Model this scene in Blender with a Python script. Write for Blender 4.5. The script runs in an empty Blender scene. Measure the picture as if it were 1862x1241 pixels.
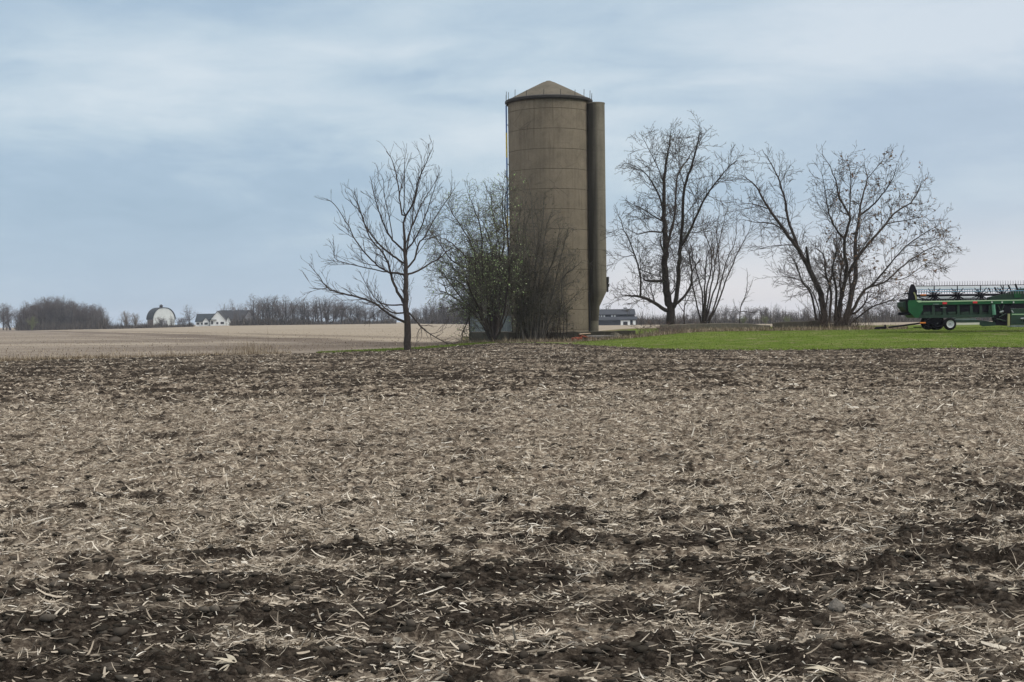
import bpy, math, random
import numpy as np
from mathutils import Vector, Matrix, Euler

# ------------------------------------------------------------------ camera, sky, sun, exposure
scene = bpy.context.scene
COL = scene.collection
R = math.radians
F, CU, CV = 2690.0, 931.0, 620.5            # focal length and centre in photo pixels (1862 wide)
CAMZ = 1.6
cam_data = bpy.data.cameras.new('camera')
cam_data.sensor_width = 36.0
cam_data.lens = 36.0 * F / 1862.0
cam_data.clip_start = 0.05
cam_data.clip_end = 6000.0
cam = bpy.data.objects.new('camera', cam_data)
COL.objects.link(cam)
cam.location = (0, 0, CAMZ)
CM = Matrix.Rotation(R(90.0 - 0.80), 3, 'X') @ Matrix.Rotation(R(-0.70), 3, 'Z')
cam.rotation_euler = CM.to_euler()
scene.camera = cam

SUN_EL, SUN_AZ = 40.0, 112.0                 # azimuth clockwise from +Y
world = bpy.data.worlds.new('World')
scene.world = world
world.use_nodes = True
wt = world.node_tree
for n in list(wt.nodes): wt.nodes.remove(n)


class NT:
    """small helper for node trees"""
    def __init__(s, tree): s.t = tree
    def n(s, typ, ins=None, **kw):
        nd = s.t.nodes.new(typ)
        for k, v in kw.items(): setattr(nd, k, v)
        for k, v in (ins or {}).items():
            if isinstance(v, bpy.types.NodeSocket): s.t.links.new(v, nd.inputs[k])
            else: nd.inputs[k].default_value = v
        return nd
    def math(s, op, a, b=0.0, c=None, clamp=False):
        ins = {0: a, 1: b}
        if c is not None: ins[2] = c
        return s.n('ShaderNodeMath', ins, operation=op, use_clamp=clamp).outputs[0]
    def mix(s, f, a, b, blend='MIX'):
        nd = s.n('ShaderNodeMix', {0: f, 6: a, 7: b}, data_type='RGBA', blend_type=blend)
        return nd.outputs[2]
    def ramp(s, f, stops, interp='LINEAR'):
        nd = s.n('ShaderNodeValToRGB', {0: f})
        cr = nd.color_ramp; cr.interpolation = interp
        while len(cr.elements) < len(stops): cr.elements.new(0.5)
        for e, (p, c) in zip(cr.elements, stops):
            e.position = p
            e.color = (c, c, c, 1) if isinstance(c, (int, float)) else (*c, 1)
        return nd.outputs[0]
    def noise(s, vec, scale, detail=4, rough=0.55, dist=0.0, dim='3D'):
        nd = s.n('ShaderNodeTexNoise', {'Scale': scale, 'Detail': detail, 'Roughness': rough, 'Distortion': dist}, noise_dimensions=dim)
        if vec is not None: s.t.links.new(vec, nd.inputs['Vector'])
        return nd.outputs[0]
    def maprange(s, v, a, b, c=0.0, d=1.0, smooth=True):
        nd = s.n('ShaderNodeMapRange', {0: v, 1: a, 2: b, 3: c, 4: d})
        nd.interpolation_type = 'SMOOTHSTEP' if smooth else 'LINEAR'
        return nd.outputs[0]


w = NT(wt)
sky = w.n('ShaderNodeTexSky', sky_type='NISHITA', sun_disc=False, sun_elevation=R(SUN_EL), sun_rotation=R(SUN_AZ),
          air_density=1.0, dust_density=2.0, ozone_density=1.5)
geo = w.n('ShaderNodeTexCoord')
sep = w.n('ShaderNodeSeparateXYZ', {0: geo.outputs['Generated']})
X, Y, Z = sep.outputs
az = w.math('DIVIDE', X, w.math('MAXIMUM', Y, 0.05))            # tan of azimuth, 0 ahead
hor = w.math('SQRT', w.math('ADD', w.math('MULTIPLY', X, X), w.math('MULTIPLY', Y, Y)))
el = w.math('DIVIDE', Z, w.math('MAXIMUM', hor, 0.02))
cc = w.n('ShaderNodeCombineXYZ', {0: w.math('MULTIPLY', X, 1.0), 1: Y, 2: w.math('MULTIPLY', Z, 3.4)}).outputs[0]
wisp = w.noise(cc, 4.2, 6, 0.56, 0.35)
warp = w.noise(cc, 2.2, 3, 0.5, 0.0)
azw = w.math('ADD', az, w.math('MULTIPLY', w.math('SUBTRACT', warp, 0.5), 0.22))
elw = w.math('ADD', el, w.math('MULTIPLY', w.math('SUBTRACT', wisp, 0.5), 0.11))


def blob(u, v, su, sv, amp):
    """a soft bank of cloud centred on the direction of one azimuth and elevation"""
    a0, e0 = (u - CU) / F, (583.0 - v) / F
    dx = w.math('DIVIDE', w.math('SUBTRACT', azw, a0), su / F)
    dy = w.math('DIVIDE', w.math('SUBTRACT', elw, e0), sv / F)
    q = w.math('ADD', w.math('MULTIPLY', dx, dx), w.math('MULTIPLY', dy, dy))
    return w.math('MULTIPLY', w.math('EXPONENT', w.math('MULTIPLY', q, -1.0)), amp)


wisp2 = w.noise(cc, 13.0, 6, 0.6, 0.4)
acc = w.math('ADD', w.math('MULTIPLY', w.math('SUBTRACT', wisp, 0.5), 1.0), w.math('MULTIPLY', w.math('SUBTRACT', wisp2, 0.5), 0.62))
for b in [(330, 130, 360, 85, .30), (500, 205, 330, 75, .26), (60, 200, 160, 80, .08), (760, 60, 200, 30, .22), (1180, 190, 330, 70, .22), (1850, 35, 280, 90, .42),
          (1500, 60, 260, 60, .25), (980, 250, 260, 50, .2),
          (300, 20, 420, 45, -.22), (60, 150, 90, 30, -.2), (820, 160, 150, 28, -.25), (1170, 135, 200, 26, -.28), (1650, 230, 330, 90, -.18),
          (250, 430, 700, 130, -.22), (1600, 380, 400, 80, -.12), (480, 120, 70, 14, -.15)]:
    acc = w.math('ADD', acc, blob(*b))
tone = w.math('ADD', acc, 0.50, clamp=True)
cloud = w.ramp(tone, [(0.0, (3.6, 4.93, 6.3)), (0.35, (4.3, 5.66, 7.05)), (0.62, (5.5, 6.75, 7.8)), (1.0, (7.2, 8.1, 8.8))])
# paler, pinkish air low in the sky, more on the right
low = w.math('MULTIPLY', w.maprange(el, 0.085, -0.002), w.maprange(az, -0.30, 0.22, 0.5, 1.0))
lowc = w.mix(w.maprange(az, -0.12, 0.12), (5.7, 6.9, 8.2, 1), (9.9, 9.3, 9.1, 1))
cl = w.mix(low, cloud, lowc)
rb = w.math('MULTIPLY', w.maprange(az, 0.0, 0.34), 0.35)
cl = w.mix(rb, cl, (6.3, 7.0, 8.1, 1))
# overcast sky: brighter towards the zenith
zen = w.maprange(Z, 0.25, 0.9, 1.0, 2.1)
cl = w.mix(w.maprange(Z, 0.24, 0.6, 0.0, 0.85), cl, (7.4, 7.1, 6.8, 1))      # grey-white overcast overhead
cl2 = w.n('ShaderNodeVectorMath', {0: cl, 'Scale': zen}, operation='SCALE').outputs[0]
skc = w.mix(0.90, sky.outputs[0], cl2)
bg = w.n('ShaderNodeBackground', {'Color': skc, 'Strength': 0.10})
wo = w.n('ShaderNodeOutputWorld', {0: bg.outputs[0]})

sl = bpy.data.lights.new('sun', 'SUN')
sl.energy = 1.5; sl.angle = R(11); sl.color = (1.0, 0.95, 0.88)
so = bpy.data.objects.new('sun', sl); COL.objects.link(so)
sd = Vector((math.sin(R(SUN_AZ)) * math.cos(R(SUN_EL)), math.cos(R(SUN_AZ)) * math.cos(R(SUN_EL)), math.sin(R(SUN_EL))))
so.rotation_euler = (-sd).to_track_quat('-Z', 'Y').to_euler()
scene.view_settings.view_transform = 'Standard'
scene.view_settings.look = 'None'
scene.view_settings.exposure = 0.0
scene.view_settings.gamma = 1.0


# ------------------------------------------------------------------ helpers
def W(u, v, y):
    """the point of the place seen at photo pixel (u, v) when it stands y metres ahead"""
    d = CM @ Vector(((u - CU) / F, -(v - CV) / F, -1.0))
    return Vector((0, 0, CAMZ)) + d * (y / d.y)


def rng(seed): return np.random.default_rng(seed)


_perm = rng(7).permutation(4096)
_gr = rng(8).uniform(0, 2 * math.pi, 4096); _gx, _gy = np.cos(_gr), np.sin(_gr)


def gnoise(x, y):
    xi = np.floor(x).astype(np.int64); yi = np.floor(y).astype(np.int64)
    xf = x - xi; yf = y - yi
    def g(ix, iy, dx, dy):
        h = _perm[(_perm[ix & 4095] + iy) & 4095]
        return _gx[h] * dx + _gy[h] * dy
    u = xf * xf * xf * (xf * (xf * 6 - 15) + 10); v = yf * yf * yf * (yf * (yf * 6 - 15) + 10)
    a = g(xi, yi, xf, yf); b = g(xi + 1, yi, xf - 1, yf)
    c = g(xi, yi + 1, xf, yf - 1); d = g(xi + 1, yi + 1, xf - 1, yf - 1)
    return (a + u * (b - a) + v * ((c + u * (d - c)) - (a + u * (b - a)))) * 1.5


def fbm(x, y, oct=4, g=0.5):
    s = 0; a = 1.0
    for i in range(oct):
        s = s + a * gnoise(x * 2 ** i + 17.3 * i, y * 2 ** i - 9.1 * i); a *= g
    return s


def ss(x, a, b):
    t = np.clip((x - a) / (b - a), 0, 1)
    return t * t * (3 - 2 * t)


def put(name, data, parent=None, loc=None):
    o = bpy.data.objects.new(name, data); COL.objects.link(o)
    if parent is not None: o.parent = parent
    if loc is not None: o.location = loc
    return o


def tag(o, label=None, cat=None, group=None, kind=None):
    if label: o['label'] = label
    if cat: o['category'] = cat
    if group: o['group'] = group
    if kind: o['kind'] = kind
    return o


def thing(name, label, cat, loc, rz=0.0, group=None):
    o = put(name, None, loc=loc); o.rotation_euler = (0, 0, rz); o.empty_display_size = 0.2
    return tag(o, label, cat, group)


def mesh_np(name, V, Q, mat=None, smooth=False, tris=None):
    V = np.asarray(V, dtype=np.float32).reshape(-1, 3)
    Q = np.asarray(Q, dtype=np.int32).reshape(-1, 4)
    T = np.zeros((0, 3), np.int32) if tris is None else np.asarray(tris, np.int32).reshape(-1, 3)
    me = bpy.data.meshes.new(name)
    me.vertices.add(len(V)); me.vertices.foreach_set('co', V.ravel())
    nl = len(Q) * 4 + len(T) * 3
    me.loops.add(nl); me.loops.foreach_set('vertex_index', np.concatenate([Q.ravel(), T.ravel()]))
    me.polygons.add(len(Q) + len(T))
    st = np.concatenate([np.arange(len(Q)) * 4, len(Q) * 4 + np.arange(len(T)) * 3]).astype(np.int32)
    me.polygons.foreach_set('loop_start', st)
    if smooth: me.polygons.foreach_set('use_smooth', np.ones(len(Q) + len(T), bool))
    me.update(calc_edges=True); me.validate()
    if mat: me.materials.append(mat)
    return me


class MB:
    """collects boxes, tubes and lathes into one mesh"""
    def __init__(s): s.v = []; s.f = []
    def add(s, vs, fs):
        b = len(s.v); s.v += [tuple(p) for p in vs]; s.f += [tuple(i + b for i in f) for f in fs]; return s
    def box(s, c, d, rot=None, bev=0.0):
        x, y, z = d[0] / 2, d[1] / 2, d[2] / 2
        if bev <= 0:
            vs = [(-x, -y, -z), (x, -y, -z), (x, y, -z), (-x, y, -z), (-x, -y, z), (x, -y, z), (x, y, z), (-x, y, z)]
            fs = [(0, 3, 2, 1), (4, 5, 6, 7), (0, 1, 5, 4), (1, 2, 6, 5), (2, 3, 7, 6), (3, 0, 4, 7)]
        else:
            b = min(bev, x * .9, y * .9, z * .9); vs = []; fs = []
            for zz, ins in ((-z, b), (-z + b, 0), (z - b, 0), (z, b)):
                xx, yy = x - ins, y - ins
                c_ = b * .6 if ins == 0 else b * .3
                vs += [(-xx + c_, -yy, zz), (xx - c_, -yy, zz), (xx, -yy + c_, zz), (xx, yy - c_, zz), (xx - c_, yy, zz), (-xx + c_, yy, zz), (-xx, yy - c_, zz), (-xx, -yy + c_, zz)]
            for k in range(3):
                for i in range(8): fs.append((k * 8 + i, k * 8 + (i + 1) % 8, k * 8 + 8 + (i + 1) % 8, k * 8 + 8 + i))
            fs.append(tuple(range(7, -1, -1))); fs.append(tuple(range(24, 32)))
        M = rot.to_matrix() if isinstance(rot, Euler) else (rot or Matrix.Identity(3))
        return s.add([M @ Vector(p) + Vector(c) for p in vs], fs)
    def tube(s, pts, rad, n=8, cap=True):
        pts = [Vector(p) for p in pts]; rad = rad if isinstance(rad, (list, tuple)) else [rad] * len(pts)
        vs = []; fs = []
        for i, p in enumerate(pts):
            t = (pts[min(i + 1, len(pts) - 1)] - pts[max(i - 1, 0)]).normalized()
            a = Vector((0, 0, 1)) if abs(t.z) < .9 else Vector((1, 0, 0))
            u = t.cross(a).normalized(); v = t.cross(u)
            for k in range(n):
                an = 2 * math.pi * k / n
                vs.append(p + (u * math.cos(an) + v * math.sin(an)) * rad[i])
        for i in range(len(pts) - 1):
            for k in range(n): fs.append((i * n + k, i * n + (k + 1) % n, (i + 1) * n + (k + 1) % n, (i + 1) * n + k))
        if cap: fs.append(tuple(range(n))); fs.append(tuple(range(len(vs) - 1, len(vs) - n - 1, -1)))
        return s.add(vs, fs)
    def prism(s, poly, axis, a, b):
        """extrude a closed 2D outline along an axis (0 x, 1 y, 2 z)"""
        def p3(q, h):
            q = list(q); q.insert(axis, h); return tuple(q)
        n = len(poly)
        vs = [p3(q, a) for q in poly] + [p3(q, b) for q in poly]
        fs = [(i, (i + 1) % n, n + (i + 1) % n, n + i) for i in range(n)] + [tuple(range(n - 1, -1, -1)), tuple(range(n, 2 * n))]
        return s.add(vs, fs)
    def lathe(s, prof, n=32, c=(0, 0, 0), axis='Z', cap=False):
        vs = []; fs = []
        for r_, h in prof:
            for k in range(n):
                a = 2 * math.pi * k / n
                p = (r_ * math.cos(a), r_ * math.sin(a), h)
                if axis == 'Y': p = (p[0], p[2], p[1])
                if axis == 'X': p = (p[2], p[0], p[1])
                vs.append((p[0] + c[0], p[1] + c[1], p[2] + c[2]))
        for i in range(len(prof) - 1):
            for k in range(n): fs.append((i * n + k, i * n + (k + 1) % n, (i + 1) * n + (k + 1) % n, (i + 1) * n + k))
        if cap: fs.append(tuple(range(n - 1, -1, -1))); fs.append(tuple(range(len(vs) - n, len(vs))))
        return s.add(vs, fs)
    def build(s, name, mat, parent=None, loc=None, smooth=False):
        me = bpy.data.meshes.new(name); me.from_pydata(s.v, [], s.f); me.update()
        me.materials.append(mat)
        import bmesh
        bm = bmesh.new(); bm.from_mesh(me); bmesh.ops.recalc_face_normals(bm, faces=bm.faces); bm.to_mesh(me); bm.free()
        if smooth:
            me.polygons.foreach_set('use_smooth', np.ones(len(me.polygons), bool))
            try: me.set_sharp_from_angle(angle=R(40))
            except Exception: pass
        return put(name, me, parent, loc)


def mat(name, color, rough=0.8, metal=0.0, var=0.0, vscale=2.0, bump=0.0, bscale=20.0, coords='Object', dark=None, spec=None):
    m = bpy.data.materials.new(name); m.use_nodes = True
    t = NT(m.node_tree); bs = m.node_tree.nodes['Principled BSDF']
    bs.inputs['Roughness'].default_value = rough; bs.inputs['Metallic'].default_value = metal
    if spec is not None: bs.inputs['Specular IOR Level'].default_value = spec
    tc = t.n('ShaderNodeTexCoord').outputs[coords]
    c = (*color, 1)
    if var > 0:
        nz = t.noise(tc, vscale, 6, 0.6)
        d = dark or tuple(x * (1 - var) for x in color)
        l = tuple(min(1, x * (1 + var * .8)) for x in color)
        col = t.ramp(nz, [(0.3, d), (0.52, color), (0.75, l)])
        m.node_tree.links.new(col, bs.inputs['Base Color'])
    else: bs.inputs['Base Color'].default_value = c
    if bump > 0:
        b = t.n('ShaderNodeBump', {'Height': t.noise(tc, bscale, 5, 0.6), 'Strength': bump, 'Distance': 0.05})
        m.node_tree.links.new(b.outputs[0], bs.inputs['Normal'])
    return m


# ------------------------------------------------------------------ terrain
EU = [-900, 0, 300, 600, 740, 830, 900, 960, 1030, 1090, 1180, 1400, 1862, 2600]
EY = [62, 65, 73, 78, 83, 90, 95, 94, 90, 84, 77, 70.5, 70.5, 70]


def edge_y(x, y):
    """distance at which the tilled near field ends, by bearing"""
    u = CU + F * x / np.maximum(y, 1.0)
    return np.interp(u, EU, EY)


def h0(x, y):
    """broad shape of the land"""
    x = np.asarray(x, float); y = np.asarray(y, float)
    h = 0.10 * gnoise(x * 0.02 + 3, y * 0.02) * ss(y, 20, 60)
    h = h * (1 - ss(y, 60, 75))
    # the farmstead mound on the right, behind the field
    k = ss(x, 4.0, 13.0)
    rise = ss(y, 71, 96) * (1 - ss(y, 125, 240))
    h = h + (0.74 * k + 0.16 * (1 - k) * ss(x, -7, 0)) * rise
    # far field rises gently towards the farm on the left
    u = CU + F * x / np.maximum(y, 1.0)
    tgt = np.interp(u, [-400, 0, 200, 300, 400, 640, 720, 850, 1000, 1400], [-0.5, -0.35, -.15, .2, .75, .75, .75, .1, -.5, -1.2])
    h = h + tgt * ss(y, 260, 720)
    return h


ROW = R(4.0)


def bands(x, y):
    """tillage ridges: 0 trough .. 1 crest, a little askew to the view"""
    t = y * math.cos(ROW) - x * math.sin(ROW) + 0.45 * gnoise(x * 0.13, y * 0.16) + 0.22 * gnoise(x * .55, y * .5) + .08 * gnoise(x * 1.6, y * 1.5)
    return 0.5 + 0.5 * np.cos(t * 2 * math.pi / 1.22 + 1.4), t


def bare(x, y):
    """how bare (dark, moist) the soil is: strong near the camera, patchy beyond"""
    b, t = bands(x, y)
    near = 1 - ss(y + 1.1 * gnoise(x * .35, y * .3) - 0.42 * x, 9.2, 13.0)
    lump = ss(fbm(x * 0.75, y * 0.9, 4, .6), -.5, .65)
    m = near * (0.40 + 0.85 * ss(b, .2, .8)) * (0.42 + .9 * lump) + .42 * near * ss(fbm(x * 2.2, y * 2.2 + 30, 3), 0, .7)
    far = ss(fbm(x * 0.22 + 5, y * 0.16, 5, .62), 0.15, 1.1) * 0.36
    far = far + .80 * ss(fbm(x * .9 + 9, y * 2.3, 4, .62), .02, .75) * ss(y, 10, 14) * (1 - ss(y, 40, 60)) + .52 * ss(fbm(x * .30 + 29, y * .55, 5, .62), .0, .9) * ss(y, 22, 32)
    far = far + 0.20 * ss(fbm(x * 0.05 + 2, y * 0.45 + 9, 4, .6), .1, 1.0) + .45 * ss(fbm(x * 1.7 + 2, y * 1.1 + 9, 3), .15, .8) + .75 * ss(gnoise(x * 5.2, y * 3.4) + .5 * gnoise(x * 11, y * 8), .08, .65)
    ey_ = edge_y(x, y)
    edge = ss(y, 26, 58) * (.17 + .24 * ss(fbm(x * .08, y * .5 + 4, 4, .6), -.3, .5)) + .22 * ss(y - ey_, -9, -1) * ss(fbm(x * .2, y * .3, 3), -.5, .4)
    mid = 1 - .45 * ss(y, 11, 15) * (1 - ss(y, 24, 36))
    return np.clip(m + far * mid * (1 - near * .6) + edge * ss(y, 28, 40), 0, 1)


def near_relief(x, y):
    b, t = bands(x, y)
    fade = 1 - ss(y, 10, 26) * 0.80
    z = 0.045 * (b - .5) * fade
    z = z + 0.020 * fbm(x * 1.3, y * 1.3, 3)
    z = z + .030 * ss(gnoise(x * 4.2 + 3, y * 4.0) + .6 * gnoise(x * 9, y * 8), -.1, .7) * ss(y, 7, 16)
    cl = np.abs(fbm(x * 5.0, y * 5.0, 4, .55))
    z = z + (0.014 + .026 * bare(x, y)) * (cl - .3)
    z = z + 0.035 * ss(fbm(x * 3.6 + 40, y * 3.6, 3), .35, .9) * (0.3 + bare(x, y))
    z = z + 0.045 * ss(y, 12, 35) * np.maximum(0, fbm(x * 2.1, y * 1.3 + 7, 4, .6))
    # tufts and clods read as relief farther out
    z = z + 0.012 * fbm(x * 11, y * 11, 2)
    return z


def ground_z(x, y):
    x = np.asarray(x, float); y = np.asarray(y, float)
    ey = edge_y(x, y)
    k = 1 - ss(y - ey, -0.8, 0.6)
    return h0(x, y) + near_relief(x, y) * k


def gz(x, y): return float(ground_z(np.array([x]), np.array([y]))[0])


# one polar sheet, fine in front of the camera, coarse elsewhere, out past the horizon
ang = np.concatenate([np.linspace(-180, -46, 46)[:-1], np.linspace(-46, -23, 150)[:-1], np.linspace(-23, 23, 921), np.linspace(23, 46, 150)[1:], np.linspace(46, 180, 46)[1:-1]])
rr = [0.4, 1.0, 1.8, 2.6, 3.4, 4.0, 4.5]
while rr[-1] < 112: rr.append(rr[-1] * 1.0029 if rr[-1] > 4.4 else rr[-1] + .3)
while rr[-1] < 2600: rr.append(rr[-1] * 1.022)
rr = np.array(rr)
A, RR = np.meshgrid(np.radians(ang), rr)
GX, GY = RR * np.sin(A), RR * np.cos(A)
GZ = ground_z(GX, GY) - 0.0
NA, NR = len(ang), len(rr)
idx = np.arange(NA * NR).reshape(NR, NA)
Qa = np.stack([idx[:-1, :], idx[:-1, :].take(np.arange(1, NA + 1) % NA, axis=1), idx[1:, :].take(np.arange(1, NA + 1) % NA, axis=1), idx[1:, :]], -1).reshape(-1, 4)
Qa = Qa[:, ::-1]
PV = np.stack([GX, GY, GZ], -1).reshape(-1, 3)
cx = PV[Qa].mean(1)
ey = edge_y(cx[:, 0], cx[:, 1])
jit = 0.9 * fbm(cx[:, 0] * .6, cx[:, 1] * .3, 4, .6) + .5 * gnoise(cx[:, 0] * 4, cx[:, 1] * 2)
rad_c = np.hypot(cx[:, 0], cx[:, 1])
infront = cx[:, 1] > 0
is_near = (rad_c < 60) | (infront & (cx[:, 1] < ey + jit))
uu = CU + F * cx[:, 0] / np.maximum(cx[:, 1], 1)
# lawn on the right behind the field, and a green verge under the lone tree
is_lawn = (~is_near) & infront & (uu > 1060 + 22 * jit) & (cx[:, 1] < 135 + 6 * jit)
vb = np.interp(uu, [575, 600, 730, 860, 960, 1060], [0, 2.5, 5.5, 6, 3, 2])
is_verge = (~is_near) & (~is_lawn) & infront & (uu > 575) & (uu <= 1110) & (cx[:, 1] < ey + vb + jit * 1.3)
yard = (~is_near) & (~is_lawn) & (~is_verge) & infront & (uu > 840) & (cx[:, 1] < 150)
is_far = ~(is_near | is_lawn | is_verge | yard)
bare_v = bare(PV[:, 0], PV[:, 1])


def submesh(name, mask, m, smooth=True):
    q = Qa[mask]; used, inv = np.unique(q.ravel(), return_inverse=True)
    me = mesh_np(name, PV[used], inv.reshape(-1, 4), m, smooth)
    at = me.attributes.new('bare', 'FLOAT', 'POINT'); at.data.foreach_set('value', bare_v[used].astype(np.float32))
    return tag(put(name, me), kind='structure')


def soil_mat():
    m = bpy.data.materials.new('tilled_soil'); m.use_nodes = True
    t = NT(m.node_tree); bs = m.node_tree.nodes['Principled BSDF']
    P = t.n('ShaderNodeNewGeometry').outputs['Position']
    at = t.n('ShaderNodeAttribute', attribute_name='bare').outputs['Fac']
    fine = t.noise(P, 26, 5, .65); mid = t.noise(P, 5, 5, .6); big = t.noise(P, .35, 4, .55)
    soil = t.ramp(t.math('ADD', t.math('MULTIPLY', fine, .6), t.math('MULTIPLY', mid, .4)), [(.36, (.011, .009, .007)), (.48, (.026, .021, .017)), (.56, (.060, .049, .039)), (.66, (.13, .108, .085))])
    strw = t.noise(t.n('ShaderNodeCombineXYZ', {0: t.math('MULTIPLY', t.n('ShaderNodeSeparateXYZ', {0: P}).outputs[0], 9.0), 1: t.math('MULTIPLY', t.n('ShaderNodeSeparateXYZ', {0: P}).outputs[1], 5.0)}).outputs[0], 1, 5, .65, .8)
    litter = t.ramp(t.math('ADD', t.math('MULTIPLY', fine, .35), t.math('ADD', t.math('MULTIPLY', strw, .45), t.math('MULTIPLY', mid, .20))),
                 [(.40, (.022, .018, .014)), (.465, (.115, .090, .068)), (.52, (.28, .230, .178)), (.60, (.58, .505, .395))])  # paler tone of fine crop residue on the soil
    litter = t.mix(t.maprange(big, .35, .65), litter, t.mix(.35, litter, (.16, .13, .10, 1)))
    fac = t.maprange(t.math('ADD', at, t.math('MULTIPLY', t.math('SUBTRACT', mid, .5), .9)), .10, .80)
    col = t.mix(fac, litter, soil)
    m.node_tree.links.new(col, bs.inputs['Base Color'])
    bs.inputs['Roughness'].default_value = 1.0; bs.inputs['Specular IOR Level'].default_value = 0.0
    b = t.n('ShaderNodeBump', {'Height': fine, 'Strength': .9, 'Distance': .03})
    m.node_tree.links.new(b.outputs[0], bs.inputs['Normal'])
    return m


def far_mat():
    m = bpy.data.materials.new('far_stubble'); m.use_nodes = True
    t = NT(m.node_tree); bs = m.node_tree.nodes['Principled BSDF']
    P = t.n('ShaderNodeNewGeometry').outputs['Position']
    sp = t.n('ShaderNodeSeparateXYZ', {0: P}); x, y = sp.outputs[0], sp.outputs[1]
    st = t.n('ShaderNodeCombineXYZ', {0: t.math('MULTIPLY', x, .015), 1: t.math('MULTIPLY', y, .055)}).outputs[0]
    rows = t.noise(st, 1.0, 5, .6, .4)
    spk = t.noise(P, 2.5, 3, .7)
    c = t.ramp(rows, [(.34, (.12, .100, .082)), (.46, (.195, .168, .138)), (.55, (.265, .23, .188)), (.66, (.36, .32, .255))])
    # paler straw-coloured slope beyond a darker waterway
    wob = t.math('ADD', t.math('ADD', x, t.math('MULTIPLY', y, .38)), t.math('ADD', -33.0, t.math('MULTIPLY', t.math('SUBTRACT', t.noise(P, .03, 4, .55), .5), 20.0)))
    c = t.mix(t.maprange(wob, 0, 9), c, t.mix(.65, c, (.40, .345, .26, 1)))
    d1 = t.math('MULTIPLY', t.maprange(wob, -6, -1.5), t.maprange(wob, 6, 2))
    c = t.mix(t.math('MULTIPLY', d1, .80), c, (.075, .058, .048, 1))
    l2 = t.math('SUBTRACT', wob, 13.0)
    d2 = t.math('MULTIPLY', t.maprange(l2, -5, -1), t.maprange(l2, 5, 1))
    c = t.mix(t.math('MULTIPLY', d2, .55), c, (.10, .08, .062, 1))
    l3 = t.math('ADD', wob, 11.0)
    d3 = t.math('MULTIPLY', t.maprange(l3, -3, -1), t.maprange(l3, 3, 1))
    c = t.mix(t.math('MULTIPLY', d3, .40), c, (.10, .08, .065, 1))
    c = t.mix(.35, c, t.mix(spk, (.09, .07, .06, 1), (.42, .36, .3, 1)))
    m.node_tree.links.new(c, bs.inputs['Base Color']); bs.inputs['Roughness'].default_value = .95
    bs.inputs['Specular IOR Level'].default_value = 0.0
    return m


def lawn_mat(name, a, b_, c_, dry=.0):
    m = bpy.data.materials.new(name); m.use_nodes = True
    t = NT(m.node_tree); bs = m.node_tree.nodes['Principled BSDF']
    P = t.n('ShaderNodeNewGeometry').outputs['Position']
    n1 = t.noise(P, .5, 5, .6); n2 = t.noise(P, 9, 4, .7)
    sp = t.n('ShaderNodeSeparateXYZ', {0: P})
    st = t.n('ShaderNodeCombineXYZ', {0: t.math('MULTIPLY', sp.outputs[0], .06), 1: t.math('MULTIPLY', sp.outputs[1], .5)}).outputs[0]
    n3 = t.noise(st, 1.0, 3, .5)
    f = t.math('ADD', t.math('MULTIPLY', n1, .35), t.math('ADD', t.math('MULTIPLY', n2, .35), t.math('MULTIPLY', n3, .30)))
    c = t.ramp(f, [(.36, a), (.5, b_), (.64, c_)])
    if dry: c = t.mix(t.maprange(t.noise(P, .8, 5, .7), .50, .66, 0, dry), c, (.26, .205, .14, 1))
    m.node_tree.links.new(c, bs.inputs['Base Color']); bs.inputs['Roughness'].default_value = .9
    bs.inputs['Specular IOR Level'].default_value = 0.0
    bb = t.n('ShaderNodeBump', {'Height': n2, 'Strength': .6, 'Distance': .04})
    m.node_tree.links.new(bb.outputs[0], bs.inputs['Normal'])
    return m


M_SOIL = soil_mat()
M_LAWN = lawn_mat('lawn_grass', (.066, .100, .016), (.100, .143, .028), (.158, .192, .052), dry=.45)
M_VERGE = lawn_mat('verge_grass', (.07, .11, .022), (.11, .17, .035), (.17, .21, .07), dry=.45)
M_YARD = lawn_mat('yard_ground', (.08, .075, .04), (.14, .125, .07), (.23, .19, .12), dry=.8)
submesh('near_field', is_near, M_SOIL)
submesh('ground', is_far, far_mat())
submesh('lawn', is_lawn, M_LAWN)
submesh('grass_verge', is_verge, M_VERGE)
submesh('yard_ground', yard, M_YARD)


# ------------------------------------------------------------------ crop residue, blades and weeds
def strips(P, yaw, pitch, L, Wd, bend, roll, K=4, taper=0.35):
    """curved flat strips: P (n,3) starts, returns verts and quads"""
    n = len(P)
    t = np.linspace(0, 1, K)[None, :]
    a = pitch[:, None] + bend[:, None] * (t - .0)
    dl = L[:, None] / (K - 1)
    dx = np.cos(a) * dl; dz = np.sin(a) * dl
    hx = np.concatenate([np.zeros((n, 1)), np.cumsum(dx[:, :-1], 1)], 1)
    hz = np.concatenate([np.zeros((n, 1)), np.cumsum(dz[:, :-1], 1)], 1)
    side = (roll * 0.6)[:, None] * (t ** 2) * L[:, None] * .25
    cy, sy = np.cos(yaw)[:, None], np.sin(yaw)[:, None]
    C = np.stack([P[:, :1] + hx * cy - side * sy, P[:, 1:2] + hx * sy + side * cy, P[:, 2:3] + hz], -1)
    wv = (Wd[:, None] * (1 - taper * np.abs(2 * t - .7)))[..., None] * .5
    rl = roll[:, None] * (1 + .5 * t)
    S = np.stack([-sy * np.cos(rl) + 0 * t, cy * np.cos(rl) + 0 * t, np.sin(rl)], -1) * wv
    V = np.stack([C - S, C + S], 2).reshape(n, K * 2, 3)
    k = np.arange(K - 1)
    q = np.stack([2 * k, 2 * k + 1, 2 * k + 3, 2 * k + 2], -1)
    Q = (q[None] + (np.arange(n) * K * 2)[:, None, None]).reshape(-1, 4)
    return V.reshape(-1, 3), Q


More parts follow.
